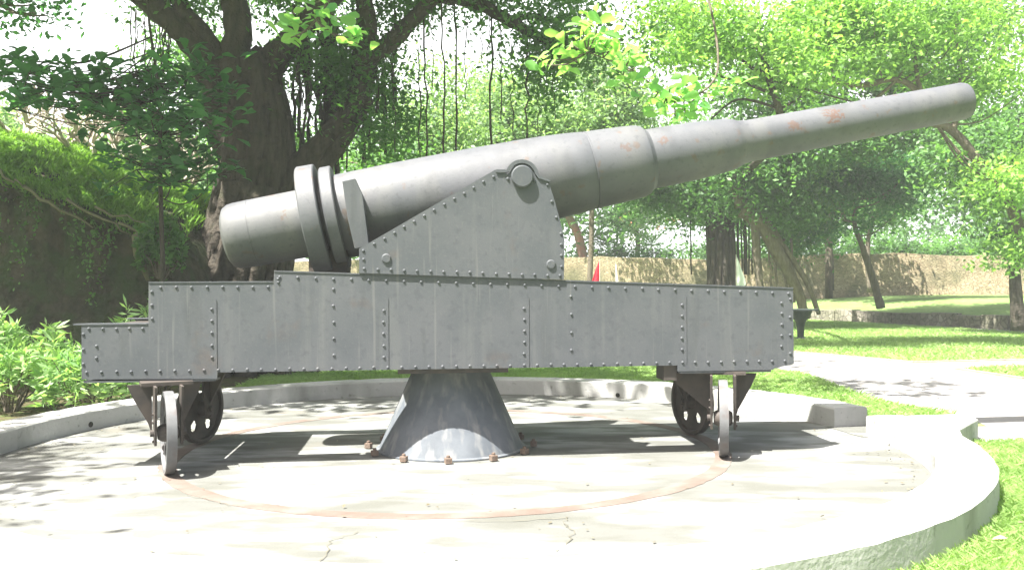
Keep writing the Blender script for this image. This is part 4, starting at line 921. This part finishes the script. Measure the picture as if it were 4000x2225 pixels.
tree('garden_tree', 'dim green tree behind the bank between the slender tree and the banyan', (at(460, 600, 23)[0], 23, 0), [at(460, 760, 23), at(465, 560, 23), at(450, 400, 23), at(460, 300, 23)], .2,
     [BL(470, 520, 23, 1.3, 1.0, .9), BL(540, 420, 23, 1.0, 1.0, 1.2), BL(380, 330, 24, 1.3, 1.2, 1.2), BL(500, 620, 22, 1.0, .9, .8), BL(480, 200, 24, 1.2, 1.0, 1.3), BL(440, 700, 22, 1.0, .9, .6)], 430, 55, .15, L_MID, 111, group=GB)
tree('garden_tree', 'sunlit green tree far behind the bare branches at the left', (at(180, 600, 30)[0], 30, 0), [at(180, 760, 30), at(185, 500, 30), at(180, 400, 30), at(190, 330, 30)], .2,
     [BL(60, 340, 30, 1.7, 1.2, .7), BL(230, 370, 30, 1.8, 1.2, .8), BL(380, 400, 30, 1.4, 1.2, 1.2), BL(-60, 300, 30, 1.4, 1.2, .8)], 300, 50, .18, L_PALE, 112, group=GB)
tree('garden_tree', 'loose green branch-end of a tree entering at the top left corner', (at(-260, 700, 15)[0], 15, 0), [at(-260, 960, 15), at(-250, 400, 15), at(-180, 100, 15), at(-30, -20, 15)], .2,
     [BL(30, 10, 15, .5, .5, .22), BL(80, 25, 15, .35, .3, .2), BL(-40, 40, 15, .6, .5, .3), BL(-90, -40, 15, 1.0, .8, .5)], 60, 34, .14, L_DEEP, 113, group=GB)
tree('garden_tree', 'wide dark tree whose crown overhangs the shaded left half of the stone wall', (at(2088, 740, 43)[0], 43, .8), [at(2088, 730, 43), at(2080, 600, 43), at(2000, 500, 43.5), at(1900, 450, 44)], .2,
     [BL(1690, 480, 44, 2.6, 2.2, 1.0), BL(1880, 450, 44, 3.0, 2.4, 1.2), BL(2080, 470, 43, 3.0, 2.4, 1.2), BL(2230, 520, 43, 1.7, 1.6, .8), BL(1990, 350, 45, 3.5, 2.5, 1.3), BL(1560, 450, 45, 2.2, 2.0, 1.0)], 480, 46, .24, L_MID, 115, group=GB, bark=BARK)
# the second, smaller banyan with props
rnd = random.Random(55); rs = np.random.RandomState(55); Y2 = 34.0
b2 = empty('banyan_tree', (at(1815, 720, Y2)[0], Y2, .2)); tag(b2, 'smaller dark banyan with straight thick trunk seen under the barrel beside the pale green pennant', 'tree'); Bv = Vector(b2.location)
mb = MB(); tp = [loc(1815, 760, Y2), loc(1815, 640, Y2), loc(1812, 560, Y2), loc(1815, 470, Y2), loc(1830, 380, Y2)]
limb(mb, tp, .50, .36, 12, .1, rnd)
for k in range(12):
    a = k * .52; limb(mb, [p + Vector((math.cos(a + j * .2) * .45, math.sin(a + j * .2) * .45, 0)) for j, p in enumerate(tp)], .14, .08, 6, .12, rnd)
for q in range(9): px = rnd.choice([rnd.uniform(1640, 1770), rnd.uniform(1850, 1900)]); mb.tube(wobble(loc(px, 470, Y2), loc(px, 690, Y2), 6, .04, rnd), [.03] * 7, 5)
mb.build('trunk', BARK, b2, smooth=True, fix=False)
V3 = lambda px, py, Y, *r_: tuple(Vector(at(px, py, Y)) - Bv) + tuple(r_)
crown([V3(1760, 500, 34, 1.8, 1.3, .9), V3(1880, 490, 34, 1.6, 1.3, .9), V3(1650, 470, 34, 1.4, 1.2, .9), V3(1960, 440, 34, 1.6, 1.3, 1.2), V3(1820, 420, 34, 1.8, 1.3, .9), V3(1990, 580, 34, 1.0, 1.0, .9)], 650, 55, .16, L_BANYAN, rs, b2, .4, .8, .5, .5, .6)
Y3 = 31.0
b3 = empty('leaning_tree', (at(2045, 775, Y3)[0], Y3, 0)); tag(b3, 'leaning banyan trunk with prop roots slanting down to the right beyond the carriage end', 'tree'); Bv = Vector(b3.location)
mb = MB()
limb(mb, [loc(1870, 520, Y3), loc(1915, 560, Y3), loc(1960, 640, Y3), loc(2000, 720, Y3), loc(2030, 800, Y3)], .38, .14, 9, .1, rnd)
limb(mb, [loc(1930, 555, Y3), loc(1985, 640, Y3), loc(2030, 710, Y3), loc(2060, 790, Y3)], .13, .08, 7, .1, rnd)
limb(mb, [loc(1900, 560, Y3), loc(1905, 650, Y3), loc(1915, 760, Y3)], .17, .12, 7, .1, rnd)
limb(mb, [loc(1870, 520, Y3), loc(1850, 420, Y3), loc(1880, 330, Y3)], .3, .15, 8, .1, rnd)
for px in (1935, 1950, 1972, 1990): mb.tube(wobble(loc(px, 600, Y3), loc(px + 8, 760, Y3), 6, .05, rnd), [.045] * 7, 5)
mb.build('trunk', BARK2, b3, smooth=True, fix=False)
crown([V3(1900, 470, Y3, 1.2, 1.0, .9), V3(1990, 520, Y3, 1.2, 1.0, .7), V3(1880, 380, Y3, 1.3, 1.0, .8)], 260, 55, .16, L_BANYAN, rs, b3, .4, .8, .5, .5, .6)

# low plants, hedge and palms just beyond the wall
def palm(px, py0, py1, Y, seed, label, n=34, ln=.8):
    rnd = random.Random(seed); b = at(px, py1, Y); root = empty('dracaena', (b[0], b[1], 1.2)); top = Vector(at(px, py0, Y)) - Vector((b[0], b[1], 1.2)); mb = MB()
    mb.tube(wobble((0, 0, 0), top, 5, .04, rnd), [.06, .055, .05, .05, .045, .04], 6); mb.build('trunk', BARK2, root, fix=False)
    rs = np.random.RandomState(seed); a = rs.uniform(0, 6.283, n); d = np.stack([np.cos(a), np.sin(a), rs.uniform(-.3, 1.5, n)], 1)
    v, q = leaves(np.tile(np.array(top), (n, 1)), ln, rs, up=.1, aspect=.09, dirs=d); npmesh('crown', v, q, L_MID, root); tag(root, label, 'plant', 'spiky plants beyond the wall')
palm(1492, 600, 660, 52, 1, 'spiky dracaena above the red flag beyond the wall', 44, 1.1)
palm(1530, 612, 660, 52, 2, 'smaller spiky dracaena right of the tall one beyond the wall', 40, .9)
palm(1640, 615, 665, 53, 3, 'spiky dracaena left of the dark banyan trunk beyond the wall', 40, 1.0)
palm(1880, 610, 665, 50, 4, 'spiky bright plant between the two banyan trunks', 46, 1.1)
rs = np.random.RandomState(91)
p, cs_ = crown_points([at(1450 + 80 * i, 645 - (12 if i > 8 else 0), 52 - .35 * i) + (1.6, .8, .55 + .35 * (i % 3 == 1)) for i in range(15)], 460, 46, rs, .28, .8)
v, q = leaves(p, .2, rs); o = npmesh('hedge', v, q, L_MID); tag(o, 'ragged green hedge growing along the far side of the stone wall', 'hedge')
r_ = empty('leaning_tree', (at(1475, 655, 50)[0], 50, 1.2)); Bv = Vector(r_.location); mb = MB(); rnd = random.Random(4)
limb(mb, [loc(1470, 665, 50), loc(1458, 600, 50), loc(1440, 560, 50), loc(1425, 530, 50)], .28, .22, 8, .06, rnd); mb.build('trunk', REDW, r_, smooth=True, fix=False)
crown([V3(1425, 500, 50, 1.2, 1.0, .8)], 60, 40, .22, L_MID, np.random.RandomState(3), r_); tag(r_, 'leaning red-barked trunk right of the carriage cheek, beyond the wall', 'tree')
rs = np.random.RandomState(92); rt = tree('flowering_tree', 'light green tree dotted with red blossom beyond the wall under the barrel', (at(1600, 660, 55)[0], 55, 1), [at(1600, 690, 55), at(1605, 600, 55), at(1590, 540, 55), at(1600, 480, 55)], .2,
     [BL(1560, 560, 55, 1.6, 1.3, 1.0), BL(1640, 560, 55, 1.6, 1.3, 1.1), BL(1600, 500, 55, 2.0, 1.4, 1.0)], 260, 50, .2, L_PALE, 120)
Bv = Vector(rt.location); c = np.array([V3(1565 + dx, 545 + dy, 53.6) for dx, dy in ((0, 0), (12, 14), (6, 4), (95, 30), (20, -6), (-5, 8), (130, 10))])
pp = np.repeat(c, 26, 0) + rs.normal(size=(len(c) * 26, 3)) * .14; v, q = leaves(pp, .14, rs); npmesh('blossom', v, q, L_FLOW, rt)
# mass of wood far behind
rs = np.random.RandomState(93); bl = []
for i in range(26):
    px = -500 + 140 * i
    top = np.interp(px, [-500, 150, 250, 500, 900, 1180, 1350, 1600, 1800, 3200], [480, 470, 430, 330, 270, 270, 240, 200, 260, 330]); Yf = 62 + 8 * math.sin(i * 1.7)
    if px > 2150: top += 120
    bl.append(at(px, top + 120, Yf) + (3.2, 2.2, 3.0)); bl.append(at(px + 60, top + 250, Yf - 4) + (3.0, 2.2, 3.0))
p, cs_ = crown_points(bl, 1900, 46, rs, .75, .8, .5); v, q = leaves(p, .42, rs)
o = npmesh('far_wood', v, q, L_MID); tag(o, 'hazy mass of woodland far behind the wall', 'woodland', kind='stuff')
# tree standing outside the frame, left: its crown dapples the left of the floor
tree('shade_tree', 'tree beside the platform at the far left whose crown dapples the floor', (-9.2, 6.2, 0), [(-9.2, 6.2, 0), (-9.1, 6.1, 3), (-8.6, 5.6, 6), (-8.0, 5.2, 8)], .2,
     [(-7.9, 5.2, 7.6, .7, .9, .4), (-8.9, 6.2, 8.4, 1.2, 1.2, .6), (-7.6, 4.0, 7.8, .5, .5, .3)], 70, 34, .20, L_MID, 130)

# ------------------------------------------------------------------ flags, table, parasols
CL = {'red': mat('red_cloth', (.45, .02, .04), (.55, .03, .05), 5, .8, 0), 'white': mat('white_cloth', (.68, .66, .64), (.78, .76, .74), 5, .8, 0), 'greenish': mat('pale_green_cloth', (.62, .72, .62), (.75, .80, .72), 5, .8, 0)}
POLE = mat('flag_pole', (.45, .42, .35), (.6, .57, .5), 9, .6, 0)
def flag(px, py0, Y, w_, h_, key, label, side=-1):
    x, y, z = at(px, py0, Y); root = empty('flag', (x, y, 0)); mb = MB(); mb.tube([(0, 0, 0), (0, 0, z + .04)], [.014, .010], 6); mb.build('pole', POLE, root, fix=False)
    mb = MB(); n = 9; m_ = 7; vs = []; fs = []
    for i in range(n + 1):
        t = i / n
        for j in range(m_ + 1):
            u = j / m_; wd = w_ * (t ** .9) * (1.0 if t < .75 else 1 - .55 * (t - .75) / .25)
            vs.append((side * (.012 + u * wd), .04 * math.sin(u * 9 + t * 2) * t, z - t * h_ - u * .10 * h_ * t))
    for i in range(n):
        for j in range(m_): a = i * (m_ + 1) + j; fs.append((a, a + 1, a + m_ + 2, a + m_ + 1))
    mb.add(vs, fs); o = mb.build('cloth', CL[key], root, smooth=True, fix=False); o.modifiers.new('thick', 'SOLIDIFY').thickness = .003
    tag(root, label, 'flag', 'flags in front of the wall')
flag(1509, 655, 26, .42, 1.1, 'red', 'red pennant hanging limp from a thin pole in front of the wall')
flag(1549, 665, 26, .13, 1.0, 'white', 'narrow white pennant right of the red one', 1)
flag(1852, 643, 25, .34, .92, 'greenish', 'pale green and white pennant hanging beside the dark banyan trunk', 1)
TBL = mat('table_iron', (.035, .05, .05), (.06, .07, .065), 6, .6, .2, 40)
root = empty('pedestal_table', (8.28, 25.5, 0)); tag(root, 'small dark pedestal table on the lawn just past the right end of the carriage', 'table')
mb = MB(); mb.box((-.15, 0, .86), (1.15, .7, .05)); mb.build('tabletop', TBL, root, bevel=.01)
mb = MB(); mb.lathe([(.20, 0), (.19, .04), (.09, .08), (.10, .3), (.13, .5), (.28, .70), (.33, .83), (0, .83)], 20, Matrix.Rotation(R(-90), 4, 'Y')); mb.build('leg', TBL, root, smooth=True)
def parasol(px, py, Y, r_, label):
    x, y, z = at(px, py, Y); root = empty('parasol', (x, y, 1.2)); mb = MB(); vs = [(0, 0, z - 1.2)]; k = 10
    for rr__, dz in ((r_ * .5, -.14), (r_, -.34)):
        vs += [(rr__ * math.cos(6.2832 * i / k), rr__ * math.sin(6.2832 * i / k), z - 1.2 + dz) for i in range(k)]
    fs = [(0, 1 + i, 1 + (i + 1) % k) for i in range(k)] + [(1 + i, 1 + k + i, 1 + k + (i + 1) % k, 1 + (i + 1) % k) for i in range(k)]
    mb.add(vs, fs); mb.build('canopy', CL['white'], root); mb = MB(); mb.tube([(0, 0, 0), (0, 0, z - 1.2)], [.025, .025], 6); mb.build('pole', POLE, root, fix=False)
    tag(root, label, 'parasol', 'parasols beyond the wall')
parasol(1595, 592, 62, .9, 'pale grey parasol beyond the wall, the nearer and wider of two'); parasol(1553, 588, 66, .8, 'white parasol beyond the wall, left of the wider one')

# ------------------------------------------------------------------ haze volume added to lift the dark background
hz = MB(); hz.box((0, 38, 12), (160, 130, 26)); HM = bpy.data.materials.new('lifting_haze'); HM.use_nodes = True; t = HM.node_tree; t.nodes.remove(t.nodes['Principled BSDF'])
pv = t.nodes.new('ShaderNodeVolumePrincipled'); pv.inputs['Color'].default_value = (.95, 1, .98, 1); pv.inputs['Density'].default_value = HAZE
t.links.new(pv.outputs[0], t.nodes['Material Output'].inputs['Volume'])
o = hz.build('haze', HM); tag(o, 'thin haze added to lift the dark tones under the trees', 'haze', kind='stuff')
